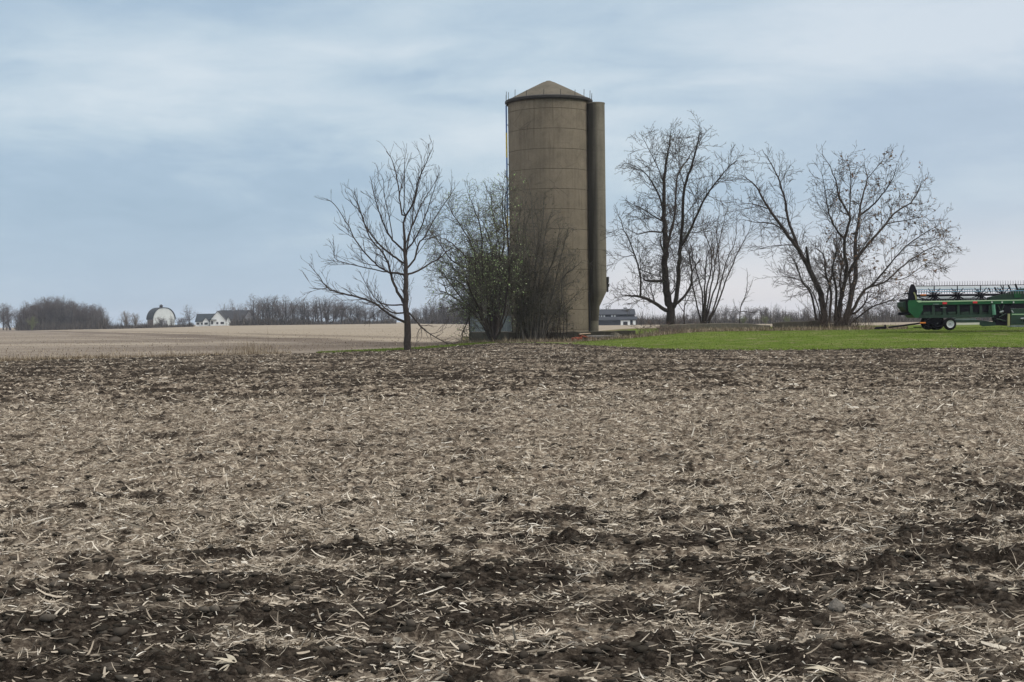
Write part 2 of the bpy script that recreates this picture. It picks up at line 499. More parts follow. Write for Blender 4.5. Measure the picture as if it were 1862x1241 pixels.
def island_mat(name, stops, rough=.85, trans=0.0, noise_amt=0.0):
    m = bpy.data.materials.new(name); m.use_nodes = True
    t = NT(m.node_tree); bs = m.node_tree.nodes['Principled BSDF']
    g = t.n('ShaderNodeNewGeometry')
    c = t.ramp(g.outputs['Random Per Island'], stops)
    if noise_amt:
        c = t.mix(noise_amt, c, t.mix(t.noise(g.outputs['Position'], 60, 3, .6), (.05, .04, .03, 1), (.6, .55, .45, 1)))
    m.node_tree.links.new(c, bs.inputs['Base Color'])
    bs.inputs['Roughness'].default_value = rough; bs.inputs['Specular IOR Level'].default_value = 0.0
    return m


def scatter(seed, n, r0, r1, pw, amax=22.0):
    g = rng(seed)
    u = g.random(n)
    r = (r0 ** pw + u * (r1 ** pw - r0 ** pw)) ** (1 / pw)
    a = np.radians(g.uniform(-amax, amax, n) if amax <= 22 else g.choice([-1, 1], n) * g.uniform(22, amax, n))
    return r * np.sin(a), r * np.cos(a), g


M_RES = island_mat('corn_residue', [(0, (.07, .054, .042)), (.2, (.19, .154, .122)), (.5, (.40, .338, .262)), (.78, (.60, .52, .415)), (.93, (.74, .67, .555)), (1, (.85, .80, .71))], noise_amt=.2)
Vs, Qs, off = [], [], 0
for seed, n, r0, r1, pw, ls, ws, lift in [(21, 60000, 5.2, 13, 1.2, .055, .0085, .006), (22, 60000, 11, 30, 1.0, .075, .013, .008), (23, 15000, 26, 70, 1.0, .10, .03, .012), (11, 150000, 5.2, 14, 1.2, .048, .0060, .006), (12, 210000, 11, 32, 1.0, .060, .0090, .008), (13, 150000, 26, 97, 1.0, .085, .020, .012),
                                          (14, 6500, 5.2, 13, 1.2, .10, .010, .010), (15, 4200, 5.2, 16, 1.0, .060, .017, .010), (16, 75000, 5.2, 16, 1.1, .019, .0075, .006)]:
    x, y, g = scatter(seed, n, r0, r1, pw, 45 if 20 < seed < 24 else 22.0)
    b = bare(x, y)
    keep = (g.random(n) > b * (.86 if seed == 11 else .92)) & (y < edge_y(x, y) - .3 + g.normal(0, .5, n))
    keep &= g.random(n) < (.22 + .95 * ss(fbm(x * 1.6, y * 1.3 + 3, 4, .6), -.5, .5))
    x, y = x[keep], y[keep]; n = len(x)
    sc = 1.0
    L = ls * np.exp(np.clip(g.normal(0, .45, n), -1.2, .95)) * sc; Wd = ws * np.exp(np.clip(g.normal(0, .5, n), -1.2, .8)) * sc
    yaw = g.uniform(0, 2 * math.pi, n)
    aligned = g.random(n) < .45                                   # much of it was dragged along the rows
    yaw = np.where(aligned, ROW + g.normal(0, .35, n) + math.pi * (g.random(n) < .5), yaw)
    pitch = g.normal(0.08, .16, n); up = g.random(n) < (.10 if seed < 14 else .05)
    pitch = np.where(up, g.uniform(.3, 1.1 if seed < 14 else .6, n), pitch)
    bend = g.normal(-.1, .6, n)
    roll = g.normal(0, .55, n)
    z = ground_z(x, y) + lift * g.random(n) + .004
    V, Q = strips(np.stack([x, y, z], -1), yaw, pitch, L, Wd, bend, roll)
    Vs.append(V); Qs.append(Q + off); off += len(V)
tag(put('crop_residue', mesh_np('crop_residue', np.concatenate(Vs), np.concatenate(Qs), M_RES)),
    'shredded pale corn stalks and leaves littering the dark tilled soil', 'crop residue', kind='stuff')
del Vs, Qs

# crumbs and clods of dark soil, uncountable
def clods(seed, n, r0, r1, s0, s1, m, name, label):
    x, y, g = scatter(seed, n, r0, r1, 1.2)
    b = bare(x, y); k = g.random(n) < (.08 + b); x, y = x[k], y[k]; n = len(x)
    ph = (1 + 5 ** .5) / 2
    ico = np.array([(-1, ph, 0), (1, ph, 0), (-1, -ph, 0), (1, -ph, 0), (0, -1, ph), (0, 1, ph), (0, -1, -ph), (0, 1, -ph), (ph, 0, -1), (ph, 0, 1), (-ph, 0, -1), (-ph, 0, 1)]) / 1.9
    tr = np.array([(0, 11, 5), (0, 5, 1), (0, 1, 7), (0, 7, 10), (0, 10, 11), (1, 5, 9), (5, 11, 4), (11, 10, 2), (10, 7, 6), (7, 1, 8), (3, 9, 4), (3, 4, 2), (3, 2, 6), (3, 6, 8), (3, 8, 9), (4, 9, 5), (2, 4, 11), (6, 2, 10), (8, 6, 7), (9, 8, 1)])
    s = (s0 * (s1 / s0) ** (g.random(n) ** 2.2))
    V = ico[None] * g.uniform(.6, 1.25, (n, 12, 1)) * s[:, None, None] * np.stack([g.uniform(.8, 1.5, n), g.uniform(.8, 1.3, n), g.uniform(.45, .8, n)], -1)[:, None]
    z = ground_z(x, y) + s * .12
    V = V + np.stack([x, y, z], -1)[:, None]
    T = (tr[None] + (np.arange(n) * 12)[:, None, None]).reshape(-1, 3)
    return tag(put(name, mesh_np(name, V.reshape(-1, 3), np.zeros((0, 4), int), m, tris=T)), label, 'soil clods', kind='stuff')


M_CLOD = island_mat('soil_clods', [(0, (.010, .008, .007)), (.5, (.025, .021, .017)), (.85, (.060, .050, .042)), (1, (.13, .115, .095))], rough=.95, noise_amt=.06)
clods(31, 26000, 5.2, 20, .006, .040, M_CLOD, 'soil_clods', 'dark crumbly soil clods scattered over the bare tillage ridges')


def blades(name, label, cat, x, y, g, h, wd, m, lean=.35, z=None, K=3):
    n = len(x)
    z = h0(x, y) if z is None else z
    L = h * np.exp(g.normal(0, .35, n))
    V, Q = strips(np.stack([x, y, z - .01], -1), g.uniform(0, 6.283, n), 1.45 - np.abs(g.normal(0, lean, n)), L, wd * np.exp(g.normal(0, .3, n)),
                  -np.abs(g.normal(0, .6, n)), g.uniform(-3, 3, n) * .15, K=K, taper=.7)
    return tag(put(name, mesh_np(name, V, Q, m)), label, cat, kind='stuff')


M_GR = island_mat('grass_blades', [(0, (.08, .115, .020)), (.5, (.110, .155, .030)), (.9, (.16, .21, .052)), (1, (.30, .31, .13))])
M_DRY = island_mat('dry_weeds', [(0, (.10, .075, .05)), (.4, (.20, .155, .11)), (.8, (.33, .27, .19)), (1, (.50, .43, .31))])
M_PINK = island_mat('brush_twigs', [(0, (.09, .06, .05)), (.5, (.20, .145, .125)), (1, (.36, .28, .24))])
g = rng(51); n = 60000
y = 70 + 32 * g.random(n) ** 1.3; u = g.uniform(1040, 1990, n); x = (u - CU) / F * y
k = y > edge_y(x, y) + .2; x, y = x[k], y[k]
blades('lawn_grass', 'short bright green grass covering the rise before the trees', 'grass', x, y, g, .040, .022, M_GR)
g = rng(52); n = 14000
u = g.uniform(575, 900, n); y = np.interp(u, EU, EY) + np.interp(u, [575, 600, 730, 900], [0, 2.5, 5.5, 5]) * g.random(n); x = (u - CU) / F * y
blades('verge_blades', 'thin green grass growing round the foot of the lone tree', 'grass', x, y, g, .07, .022, M_GR)
# straw-coloured weeds in front of the old bunk wall, and along the field edge
g = rng(53); n = 15000
u = np.concatenate([g.uniform(1130, 1650, 11000), g.uniform(830, 1130, 4000)]); y = np.where(u > 1130, 95.6 + g.normal(0, .8, n), 97.5 + g.normal(0, .8, n)); x = (u - CU) / F * y
blades('dry_weeds', 'tangled dry brown weeds along the foot of the low concrete wall', 'weeds', x, y, g, .22, .022, M_DRY, lean=.6)
g = rng(54); n = 6000
u = np.concatenate([g.uniform(-60, 200, 3800), 200 + 330 * g.random(2200)]); y = np.interp(u, EU, EY) + np.abs(g.normal(0, .8, n)) + .2; x = (u - CU) / F * y
blades('bleached_grass', 'bleached dry grass strip along the far left edge of the tilled field', 'dry grass', x, y, g, .17, .02, M_DRY, lean=.5)
g = rng(55); n = 420
u = g.normal(455, 24, n); y = np.interp(u, EU, EY) + 1 + 6 * g.random(n); x = (u - CU) / F * y
blades('tall_weeds', 'sparse tall brown weed stems standing beyond the field on the left', 'weeds', x, y, g, .50, .012, M_DRY, lean=.16)


g = rng(56); n = 13000
y = 72 + 300 * g.random(n) ** 1.8; u = g.uniform(-120, 860, n); x = (u - CU) / F * y
k = y > edge_y(x, y) + 7; x, y = x[k], y[k]
blades('stubble', 'pale corn stubble standing thinly over the smooth tan far field', 'stubble', x, y, g, .08, .045, M_DRY, lean=.4)


# ------------------------------------------------------------------ woody plants
def path_depths(paths, seed, slope=.45, snap=True):
    """give limbs traced as outlines a depth of their own; they leave the limb they start on"""
    g = rng(seed); out = []; S2, S3 = [], []
    for pi, (pts, r0, r1) in enumerate(paths):
        p = np.array(pts, float)
        # smooth with Catmull-Rom
        ext = np.vstack([2 * p[0] - p[1], p, 2 * p[-1] - p[-2]]); sm = []
        for i in range(1, len(ext) - 2):
            for t in np.linspace(0, 1, 4, endpoint=False):
                a, b, c, d = ext[i - 1], ext[i], ext[i + 1], ext[i + 2]
                sm.append(.5 * ((2 * b) + (-a + c) * t + (2 * a - 5 * b + 4 * c - d) * t * t + (-a + 3 * b - 3 * c + d) * t ** 3))
        sm.append(p[-1]); sm = np.array(sm)
        d0 = 0.0
        if S2 and not snap: d0 = g.uniform(-.8, .8)
        if S2 and snap:
            A2 = np.array(S2); j = np.argmin(((A2 - sm[0]) ** 2).sum(1)); d0 = S3[j]; sm[0] = A2[j]
        seg = np.r_[0, np.cumsum(np.hypot(*np.diff(sm, axis=0).T))]
        sl_ = 0 if pi == 0 else g.uniform(-1, 1) * slope
        if pi and abs(sl_) < .12: sl_ = .25 * np.sign(sl_ + 1e-6)
        cur = g.uniform(-1, 1) * .15
        dep = d0 + sl_ * seg + cur * seg ** 2 / max(seg[-1], 1e-6)
        sm += np.r_[[[0, 0]], g.normal(0, .006, (len(sm) - 1, 2)) * seg[-1] * .35]
        rad = np.linspace(1, 0, len(sm)) ** .9 * (r0 - r1) + r1
        out.append((sm, dep, rad)); S2 += list(map(tuple, sm)); S3 += list(dep)
    return out


def grow(rnd, pts, rad, level, out, P):
    """side branches along a limb, recursively; pts Vectors"""
    if level >= P['levels']: return
    L = sum((pts[i + 1] - pts[i]).length for i in range(len(pts) - 1))
    dens = P['dens'][min(level, len(P['dens']) - 1)]
    n = max(1, int(L * dens * rnd.uniform(.8, 1.2)))
    t0 = P.get('t0', .25) if level == 0 else .12
    for k in range(n):
        t = t0 + (1 - t0) * (k + rnd.random()) / n
        f = t * (len(pts) - 1); i = min(int(f), len(pts) - 2); fr = f - i
        p = pts[i].lerp(pts[i + 1], fr); tan = (pts[i + 1] - pts[i]).normalized()
        rr_ = rad[i] * (1 - fr) + rad[i + 1] * fr
        ax = tan.orthogonal().normalized(); ax.rotate(Matrix.Rotation(rnd.uniform(0, 6.283), 3, tan))
        an = R(rnd.uniform(*P['angle']))
        d = (tan * math.cos(an) + ax * math.sin(an)); d.z += P['up'] * rnd.uniform(.2, 1); d.normalize()
        ln = P['len'][min(level, len(P['len']) - 1)] * rnd.uniform(.45, 1.2) * (1 - P.get('fall', .70) * t if level == 0 else 1 - .55 * t)
        r = max(P['rmin'], min(rr_ * .62, P['rlev'][min(level, len(P['rlev']) - 1)] * rnd.uniform(.7, 1.2)))
        m = 5 if ln > .9 else 4
        q = [p]; rs = [r]; cur = d.copy()
        for j in range(1, m):
            cur = cur + Vector((rnd.gauss(0, P['wig']), rnd.gauss(0, P['wig']), rnd.gauss(0, P['wig']) + P['up'] * .35)); cur.normalize()
            q.append(q[-1] + cur * ln / (m - 1)); rs.append(r + (P['rmin'] * .85 - r) * j / (m - 1))
        out.append((q, rs, level + 1))
        grow(rnd, q, rs, level + 1, out, P)


def tubes(paths, sides):
    """mesh for many tapered polylines"""
    Vs, Qs, off = [], [], 0
    by = {}
    for q, r in paths: by.setdefault(len(q), []).append((q, r))
    for m, lst in by.items():
        Pn = np.array([[tuple(p) for p in q] for q, r in lst]); Rn = np.array([r for q, r in lst])
        T = np.gradient(Pn, axis=1); T /= np.linalg.norm(T, axis=2, keepdims=True) + 1e-9
        mt = T.mean(1); ref = np.where(np.abs(mt[:, 2:3]) > .8, np.array([[1., 0, 0]]), np.array([[0, 0, 1.]]))[:, None, :]
        U = np.cross(T, np.broadcast_to(ref, T.shape)); U /= np.linalg.norm(U, axis=2, keepdims=True) + 1e-9
        Wv = np.cross(T, U)
        a = np.arange(sides) * 2 * math.pi / sides
        V = Pn[:, :, None] + (U[:, :, None] * np.cos(a)[:, None] + Wv[:, :, None] * np.sin(a)[:, None]) * Rn[:, :, None, None]
        n = len(lst); k = np.arange(m - 1)[:, None]; j = np.arange(sides)[None]
        q = np.stack([k * sides + j, k * sides + (j + 1) % sides, (k + 1) * sides + (j + 1) % sides, (k + 1) * sides + j], -1).reshape(-1, 4)
        Q = (q[None] + (np.arange(n) * m * sides)[:, None, None]).reshape(-1, 4) + off
        Vs.append(V.reshape(-1, 3)); Qs.append(Q); off += V.size // 3
    return np.concatenate(Vs), np.concatenate(Qs)


def leaf_quads(C, g, size):
    n = len(C); s = size * np.exp(g.normal(0, .35, n))
    a = g.normal(size=(n, 3)); a /= np.linalg.norm(a, axis=1, keepdims=True)
    b = np.cross(a, g.normal(size=(n, 3))); b /= np.linalg.norm(b, axis=1, keepdims=True)
    a = a * s[:, None]; b = b * s[:, None] * .55
    V = np.stack([C - a, C + b * .9, C + a, C - b * .9], 1).reshape(-1, 3)
    return V, np.arange(n * 4).reshape(-1, 4)


def bark(name, c, v=.35):
    return mat(name, c, rough=.95, var=v, vscale=6, bump=.5, bscale=18, spec=.15)


def woody(name, label, cat, base, limbs, P, seed, mtrunk, mtwig, leaves=None, sides=8):
    """limbs: list of (list of Vectors in place, list of radii)"""
    rnd = random.Random(seed)
    root = thing(name, label, cat, base)
    B = Vector(base)
    L0 = [([p - B for p in q], r) for q, r in limbs]
    V, Q = tubes(L0, sides)
    put('trunk', mesh_np('trunk', V, Q, mtrunk, True), root)
    out = []
    for q, r in L0:
        Pp = dict(P); 
        grow(rnd, q, r, 0, out, Pp)
    V, Q = tubes([(q, r) for q, r, l in out], 3)
    put('crown', mesh_np('crown', V, Q, mtwig, True), root)
    if leaves:
        g = rng(seed + 1)
        ends = np.array([tuple(q[g.integers(1, len(q))]) for q, r, l in out if l >= leaves['lev']])
        if 'where' in leaves: ends = ends[[leaves['where'](e, g) for e in ends]]
        C = np.repeat(ends, leaves['n'], 0); C = C + g.normal(0, leaves['spread'], C.shape)
        V, Q = leaf_quads(C, g, leaves['size'])
        put(leaves.get('name', 'leaves'), mesh_np('leaves', V, Q, leaves['mat']), root)
    return root, out


def traced(limbs, ox, oy, k, dist, seed, slope=.45, snap=True):
    """limbs measured in an enlargement (origin ox, oy; k enlargement) -> limbs in metres at their distance"""
    ppm = F / dist
    prep = []
    for pts, r0, r1 in limbs:
        pts = list(pts); (a0, b0), (a1, b1) = pts[-2], pts[-1]
        if k > 1: pts[-1] = (a0 + (a1 - a0) * .88, b0 + (b1 - b0) * .88)
        prep.append(([((ox + a / k), (oy + b / k)) for a, b in pts], r0, r1))
    # work in metres within the tree's own plane, then add depth
    o = W(prep[0][0][0][0], prep[0][0][0][1], dist)
    pm = []
    for pts, r0, r1 in prep:
        pm.append(([((W(u, v, dist) - o).x, (W(u, v, dist) - o).z) for u, v in pts], r0, r1))
    res = []
    for sm, dep, rad in path_depths(pm, seed, slope, snap):
        pts3 = []
        for s_, d in zip(sm, dep):                 # a limb nearer or farther is scaled for its own distance
            f = (o.y + d) / o.y; pts3.append(Vector(((o.x + s_[0]) * f, o.y + d, CAMZ + (o.z + s_[1] - CAMZ) * f)))
        res.append((pts3, list(rad)))
    return o, res


def ground_limbs(o, limbs, fix=True):
    """set the foot of the tree on the ground"""
    z = gz(o.x, o.y); dz = o.z - z
    q, r = limbs[0]
    if dz > .02:                                     # lengthen the foot down to the soil
        q[0] = Vector((q[0].x, q[0].y, z - .15))
    return Vector((o.x, o.y, z))


BK_DARK = bark('dark_bark', (.055, .045, .040)); BK_GREY = bark('grey_bark', (.11, .10, .085)); TW_DARK = bark('twigs_dark', (.088, .072, .064))
TW_BROWN = bark('twigs_brown', (.105, .080, .066)); TW_GREY = bark('twigs_grey', (.115, .105, .085)); TW_PALE = bark('twigs_pale', (.15, .14, .12))
LF_BUD = island_mat('buds', [(0, (.19, .28, .10)), (.5, (.32, .44, .19)), (1, (.52, .58, .36))])
LF_OLD = island_mat('old_leaves', [(0, (.12, .07, .045)), (.5, (.24, .15, .10)), (1, (.40, .31, .22))])
LF_DARK = island_mat('ivy_leaves', [(0, (.03, .035, .018)), (.6, (.06, .065, .033)), (1, (.12, .12, .07))])

# the lone bare tree on the left
T1 = [([(563, 1195), (560, 1050), (552, 950), (552, 780), (548, 650), (537, 460)], .21, .055),
      ([(537, 460), (590, 380), (625, 240), (665, 150), (710, 40)], .055, .012), ([(537, 460), (520, 370), (508, 260), (480, 140), (440, 70)], .05, .012),
      ([(548, 650), (480, 580), (440, 520), (405, 430), (380, 350), (345, 200)], .06, .012), ([(550, 715), (480, 670), (400, 600), (330, 510), (290, 400), (255, 280)], .06, .012),
      ([(552, 775), (490, 765), (450, 760), (390, 720), (330, 660), (255, 560), (230, 500), (150, 380), (100, 340)], .065, .012),
      ([(552, 950), (505, 870), (475, 800), (455, 720), (420, 650), (345, 560), (300, 430), (200, 330)], .085, .014),
      ([(552, 945), (450, 945), (390, 920), (340, 850), (280, 740)], .045, .012), ([(555, 990), (480, 990), (420, 950), (385, 890)], .05, .02),
      ([(560, 1050), (460, 1000), (370, 935), (280, 900), (170, 875), (110, 850), (60, 780), (0, 710)], .075, .012), ([(115, 852), (60, 855), (0, 848)], .025, .01),
      ([(552, 775), (620, 755), (690, 710), (740, 685), (790, 640), (845, 595)], .06, .012), ([(552, 745), (600, 690), (625, 600), (660, 560), (720, 450), (800, 330), (825, 290)], .06, .012),
      ([(548, 645), (600, 580), (650, 480), (700, 330), (745, 180)], .05, .012), ([(552, 690), (570, 560), (610, 450), (650, 360), (690, 300), (725, 240)], .045, .012),
      ([(450, 765), (350, 740), (250, 720), (160, 690), (140, 640)], .035, .01), ([(552, 600), (585, 500), (600, 380), (640, 200), (640, 90)], .035, .01),
      ([(537, 460), (545, 300), (545, 160), (553, 70)], .035, .01), ([(480, 580), (455, 430), (430, 330), (425, 220)], .03, .01),
      ([(568, 985), (605, 1030), (640, 1070), (690, 1110), (760, 1150), (800, 1172)], .055, .015),
      ([(640, 1072), (620, 1100), (612, 1130)], .02, .008), ([(690, 1110), (697, 1150)], .018, .008), ([(760, 1150), (790, 1160), (840, 1168)], .025, .008)]
o, L = traced(T1, 560, 250, 3.103, 83, 101)
P1 = dict(fall=.80, levels=3, dens=[2.4, 3.0, 3.0], len=[2.1, 1.2, .55], angle=(18, 42), up=.12, rmin=.0095, rlev=[.028, .017, .012], wig=.09, t0=.2)
b = ground_limbs(o, L)
woody('bare_tree', 'lone leafless tree with a straight dark trunk at the field edge left of the silo', 'tree', b, L, P1, 1, BK_DARK, TW_DARK)

# tall budding tree with a forked trunk right of the silo
T2 = [([(352, 1190), (352, 1080), (335, 1000), (322, 880), (325, 780), (325, 650), (318, 560), (320, 400), (325, 300), (345, 190), (357, 95)], .30, .015),
      ([(325, 780), (345, 690), (375, 560), (390, 360), (440, 270), (475, 215)], .11, .012), ([(356, 1080), (385, 1010), (400, 800), (412, 660), (430, 420), (470, 290), (503, 160), (513, 105)], .17, .014),
      ([(410, 740), (470, 620), (530, 490), (600, 385), (670, 305), (720, 265)], .09, .012), ([(375, 1050), (420, 1010), (460, 950), (470, 870), (520, 790)], .11, .03),
      ([(468, 870), (455, 800), (450, 740)], .05, .015), ([(340, 1090), (270, 1040), (190, 1005), (130, 1000), (80, 993)], .14, .02),
      ([(192, 1003), (190, 900), (170, 810), (130, 700), (95, 630), (88, 590)], .07, .015), ([(320, 920), (230, 920), (200, 905)], .10, .04),
      ([(320, 660), (240, 655), (180, 668), (150, 655)], .06, .02), ([(312, 600), (260, 570), (200, 530), (150, 510)], .05, .015),
      ([(318, 560), (290, 460), (240, 370), (190, 320), (130, 290)], .07, .012), ([(328, 800), (300, 720), (300, 680)], .07, .03), ([(320, 400), (280, 300), (230, 200), (190, 130)], .04, .01),
      ([(190, 860), (250, 880), (300, 900)], .03, .02), ([(270, 1038), (245, 960), (240, 930)], .04, .02), ([(430, 420), (400, 310), (400, 210), (415, 150)], .035, .01),
      ([(412, 660), (500, 660), (560, 650), (620, 620)], .03, .01), ([(150, 780), (110, 790), (70, 780)], .03, .01), ([(350, 1000), (380, 960), (395, 930)], .05, .03)]
o, L = traced(T2, 1100, 200, 2.956, 100, 102)
P2 = dict(fall=.90, tip=1, levels=4, dens=[3.0, 3.5, 3.7, 3.4], len=[2.7, 1.6, .85, .45], angle=(22, 62), up=.04, rmin=.0100, rlev=[.03, .018, .014, .011], wig=.17, t0=.16)
b = ground_limbs(o, L)
woody('budding_tree', 'tallest tree with thick forked trunk and fine budding twigs, just right of the silo', 'tree', b, L, P2, 2, BK_DARK, TW_DARK,
      dict(lev=3, n=1, spread=.04, size=.024, mat=LF_BUD, where=lambda e, g: g.random() < .35, name='buds'))

# slim many-stemmed tree beside it
T3 = [([(528, 1180), (525, 1000), (500, 900), (480, 820), (440, 760), (425, 700)], .06, .012)]
for q in [[(530, 1150), (535, 1000), (540, 900), (545, 800), (575, 720), (575, 640)], [(540, 1150), (560, 1000), (585, 880), (600, 780), (640, 600), (650, 540)], [(545, 1150), (590, 1050), (630, 900), (660, 800), (700, 700), (710, 530)],
          [(550, 1150), (600, 1060), (650, 920), (690, 820), (750, 700), (790, 620)], [(520, 1150), (500, 1080), (480, 980), (465, 900), (470, 790), (455, 700)], [(535, 1150), (545, 980), (570, 860), (570, 760), (530, 650), (530, 560)],
          [(540, 1150), (575, 1010), (610, 900), (610, 780), (600, 640), (620, 520)]]:
    T3.append((q, .065, .010))
o, L = traced(T3, 1100, 200, 2.956, 101, 103, .35)
P3 = dict(levels=3, dens=[2.2, 3.0, 3.0], len=[2.4, 1.3, .6], angle=(16, 48), up=.06, rmin=.0085, rlev=[.024, .014, .010], wig=.12, t0=.3)
for q, r in L: q[0].z = min(q[0].z, 1.0)
b = ground_limbs(o, L)
woody('slim_tree', 'slender many stemmed bare tree fanning upward, between the tall forked tree and the wide one', 'tree', b, L, P3, 3, BK_DARK, TW_BROWN)

# wide many-stemmed tree on the right, some old leaves
T5 = [([(500, 1130), (485, 1000), (470, 900), (410, 780), (350, 670), (270, 560), (180, 430), (100, 300), (10, 230)], .24, .014),
      ([(350, 670), (325, 600), (290, 500), (270, 380), (240, 280), (195, 185), (135, 85)], .12, .012), ([(415, 790), (400, 720), (390, 640)], .14, .07),
      ([(560, 1120), (575, 1000), (590, 930), (615, 800), (610, 600), (635, 480), (580, 380), (555, 265), (475, 110)], .17, .012),
      ([(600, 1120), (640, 950), (670, 800), (665, 680), (670, 600), (690, 480), (700, 400), (735, 270), (712, 160)], .19, .014),
      ([(612, 830), (680, 710), (760, 610), (840, 520), (900, 450), (980, 400), (1030, 320), (1048, 250)], .11, .012),
      ([(610, 1090), (650, 1010), (700, 920), (740, 880), (830, 850), (900, 790), (1000, 710), (1110, 650), (1190, 685)], .12, .012),
      ([(650, 1040), (720, 970), (745, 890)], .08, .03), ([(760, 872), (860, 750), (960, 640), (1080, 560), (1150, 520)], .06, .01),
      ([(520, 1120), (530, 900), (500, 800), (490, 700), (440, 650)], .09, .03), ([(612, 610), (560, 550), (520, 460), (500, 350), (480, 230)], .07, .012),
      ([(455, 1110), (420, 920), (370, 850), (330, 740), (290, 690)], .08, .015), ([(640, 1080), (760, 990), (870, 950), (930, 900)], .06, .012),
      ([(695, 470), (760, 420), (830, 340), (880, 260), (905, 170)], .07, .012), ([(480, 1100), (450, 960), (390, 860), (300, 820), (200, 820)], .05, .01),
      ([(270, 560), (200, 520), (100, 510), (20, 490)], .05, .01), ([(190, 440), (100, 410), (10, 400)], .045, .01), ([(635, 480), (640, 350), (640, 230), (610, 140)], .05, .01),
      ([(740, 260), (790, 200), (830, 160)], .03, .01), ([(840, 520), (950, 500), (1050, 480), (1100, 510)], .04, .01), ([(960, 640), (1040, 640), (1150, 600), (1210, 660)], .03, .01),
      ([(880, 840), (960, 820), (1080, 740), (1200, 790)], .035, .01), ([(550, 1110), (560, 900), (540, 780), (560, 680), (540, 600)], .10, .02), ([(575, 1120), (590, 980), (580, 860), (590, 760), (560, 640), (570, 520)], .09, .015), ([(590, 1120), (620, 1000), (640, 880), (640, 780), (720, 640), (760, 560)], .08, .015), ([(480, 1110), (500, 1000), (515, 900), (540, 800)], .08, .03), ([(330, 640), (230, 640), (120, 660)], .04, .01)]
o, L = traced(T5, 1340, 240, 3.102, 98, 105)
P5 = dict(fall=.84, levels=4, dens=[2.6, 3.2, 3.6, 3.3], len=[2.7, 1.6, .85, .42], angle=(22, 60), up=.06, rmin=.0100, rlev=[.03, .018, .014, .011], wig=.17, t0=.2)
b = ground_limbs(o, L)
for q, r in L[1:]:
    if q[0].z < .9 + b.z and abs(q[0].x - o.x) < 4 and r[0] > .045: q[0].z = min(q[0].z, b.z + .1)
woody('wide_tree', 'broad many stemmed tree with a few old brown leaves, beside the green harvesting header', 'tree', b, L, P5, 5, BK_DARK, TW_DARK,
      dict(lev=2, n=1, spread=.05, size=.075, mat=LF_OLD, where=lambda e, g: e[0] > 0.0 and g.random() < (.30 if e[2] > 3.5 else .14)))

T4 = [([(720, 1190), (730, 1060), (755, 1000), (765, 930), (762, 840)], .035, .008), ([(728, 1100), (700, 1060), (690, 1010)], .02, .008), ([(735, 1080), (790, 1090), (830, 1080)], .03, .008),
      ([(730, 1060), (770, 980), (800, 900)], .02, .008)]
o, L = traced(T4, 1100, 200, 2.956, 97.5, 104)
b = ground_limbs(o, L)
woody('sapling', 'thin leaning sapling behind the low wall, between the slim tree and the wide tree', 'sapling', b, L,
      dict(levels=2, dens=[3, 3], len=[.9, .4], angle=(20, 60), up=.03, rmin=.006, rlev=[.012, .008], wig=.15, t0=.2), 4, BK_DARK, TW_BROWN)
T6 = [([(428, 1180), (426, 1090), (432, 1020), (440, 960)], .05, .01), ([(427, 1090), (400, 1050), (395, 1010)], .03, .008), ([(430, 1050), (455, 1000), (462, 960)], .03, .008)]
o, L = traced(T6, 1100, 200, 2.956, 99, 106)
b = ground_limbs(o, L)
woody('sapling', 'short twiggy sapling behind the low wall at the foot of the tall forked tree', 'sapling', b, L,
      dict(levels=2, dens=[4, 4], len=[.8, .4], angle=(20, 60), up=.06, rmin=.006, rlev=[.012, .008], wig=.15, t0=.2), 41, BK_DARK, TW_GREY)

# budding shrub left of the silo
B1 = [([(540, 1050), (520, 960), (470, 900), (440, 700), (430, 500), (300, 300), (160, 180), (60, 130)], .12, .012)]
for q in [[(550, 1040), (560, 700), (540, 350), (520, 200), (470, 50), (380, -100)], [(560, 1040), (600, 700), (600, 400), (640, 150), (620, -100), (640, -280)], [(500, 950), (400, 820), (300, 720), (150, 620), (60, 600)],
          [(530, 1040), (500, 700), (380, 450), (200, 350), (80, 180), (0, 90)], [(550, 1040), (480, 600), (430, 400), (330, 150), (200, -50), (150, -160)], [(580, 1040), (650, 700), (680, 400), (660, 100), (640, -150), (690, -330)],
          [(540, 1040), (520, 800), (470, 560), (450, 350), (440, 100), (380, -100), (330, -230)], [(560, 1040), (570, 800), (620, 500), (590, 200), (540, -60), (520, -250)], [(520, 1000), (440, 820), (350, 640), (240, 520), (60, 480)],
          [(560, 1020), (640, 860), (690, 700), (700, 500)], [(530, 1000), (480, 830), (380, 700), (340, 560), (220, 420), (60, 330)], [(545, 1040), (540, 800), (520, 620), (500, 420), (420, 250), (300, 60)],
          [(555, 1040), (600, 850), (640, 640), (650, 450), (600, 300)], [(550, 1040), (580, 860), (560, 660), (590, 480), (560, 300), (590, 120)], [(530, 1040), (450, 860), (400, 700), (390, 560), (330, 420)],
          [(540, 1040), (500, 860), (490, 620), (400, 440), (390, 280), (300, 130)], [(545, 1040), (470, 840), (360, 620), (300, 460), (200, 440)], [(500, 950), (430, 800), (300, 690), (180, 540), (110, 440), (20, 400)],
          [(150, 620), (130, 560), (60, 520)], [(355, 740), (330, 850), (285, 960), (275, 1050)]]:
    B1.append((q, .080 if len(q) > 4 else .045, .016))
o, L = traced(B1, 780, 400, 4.655, 97, 107, .5)
b = ground_limbs(o, L)
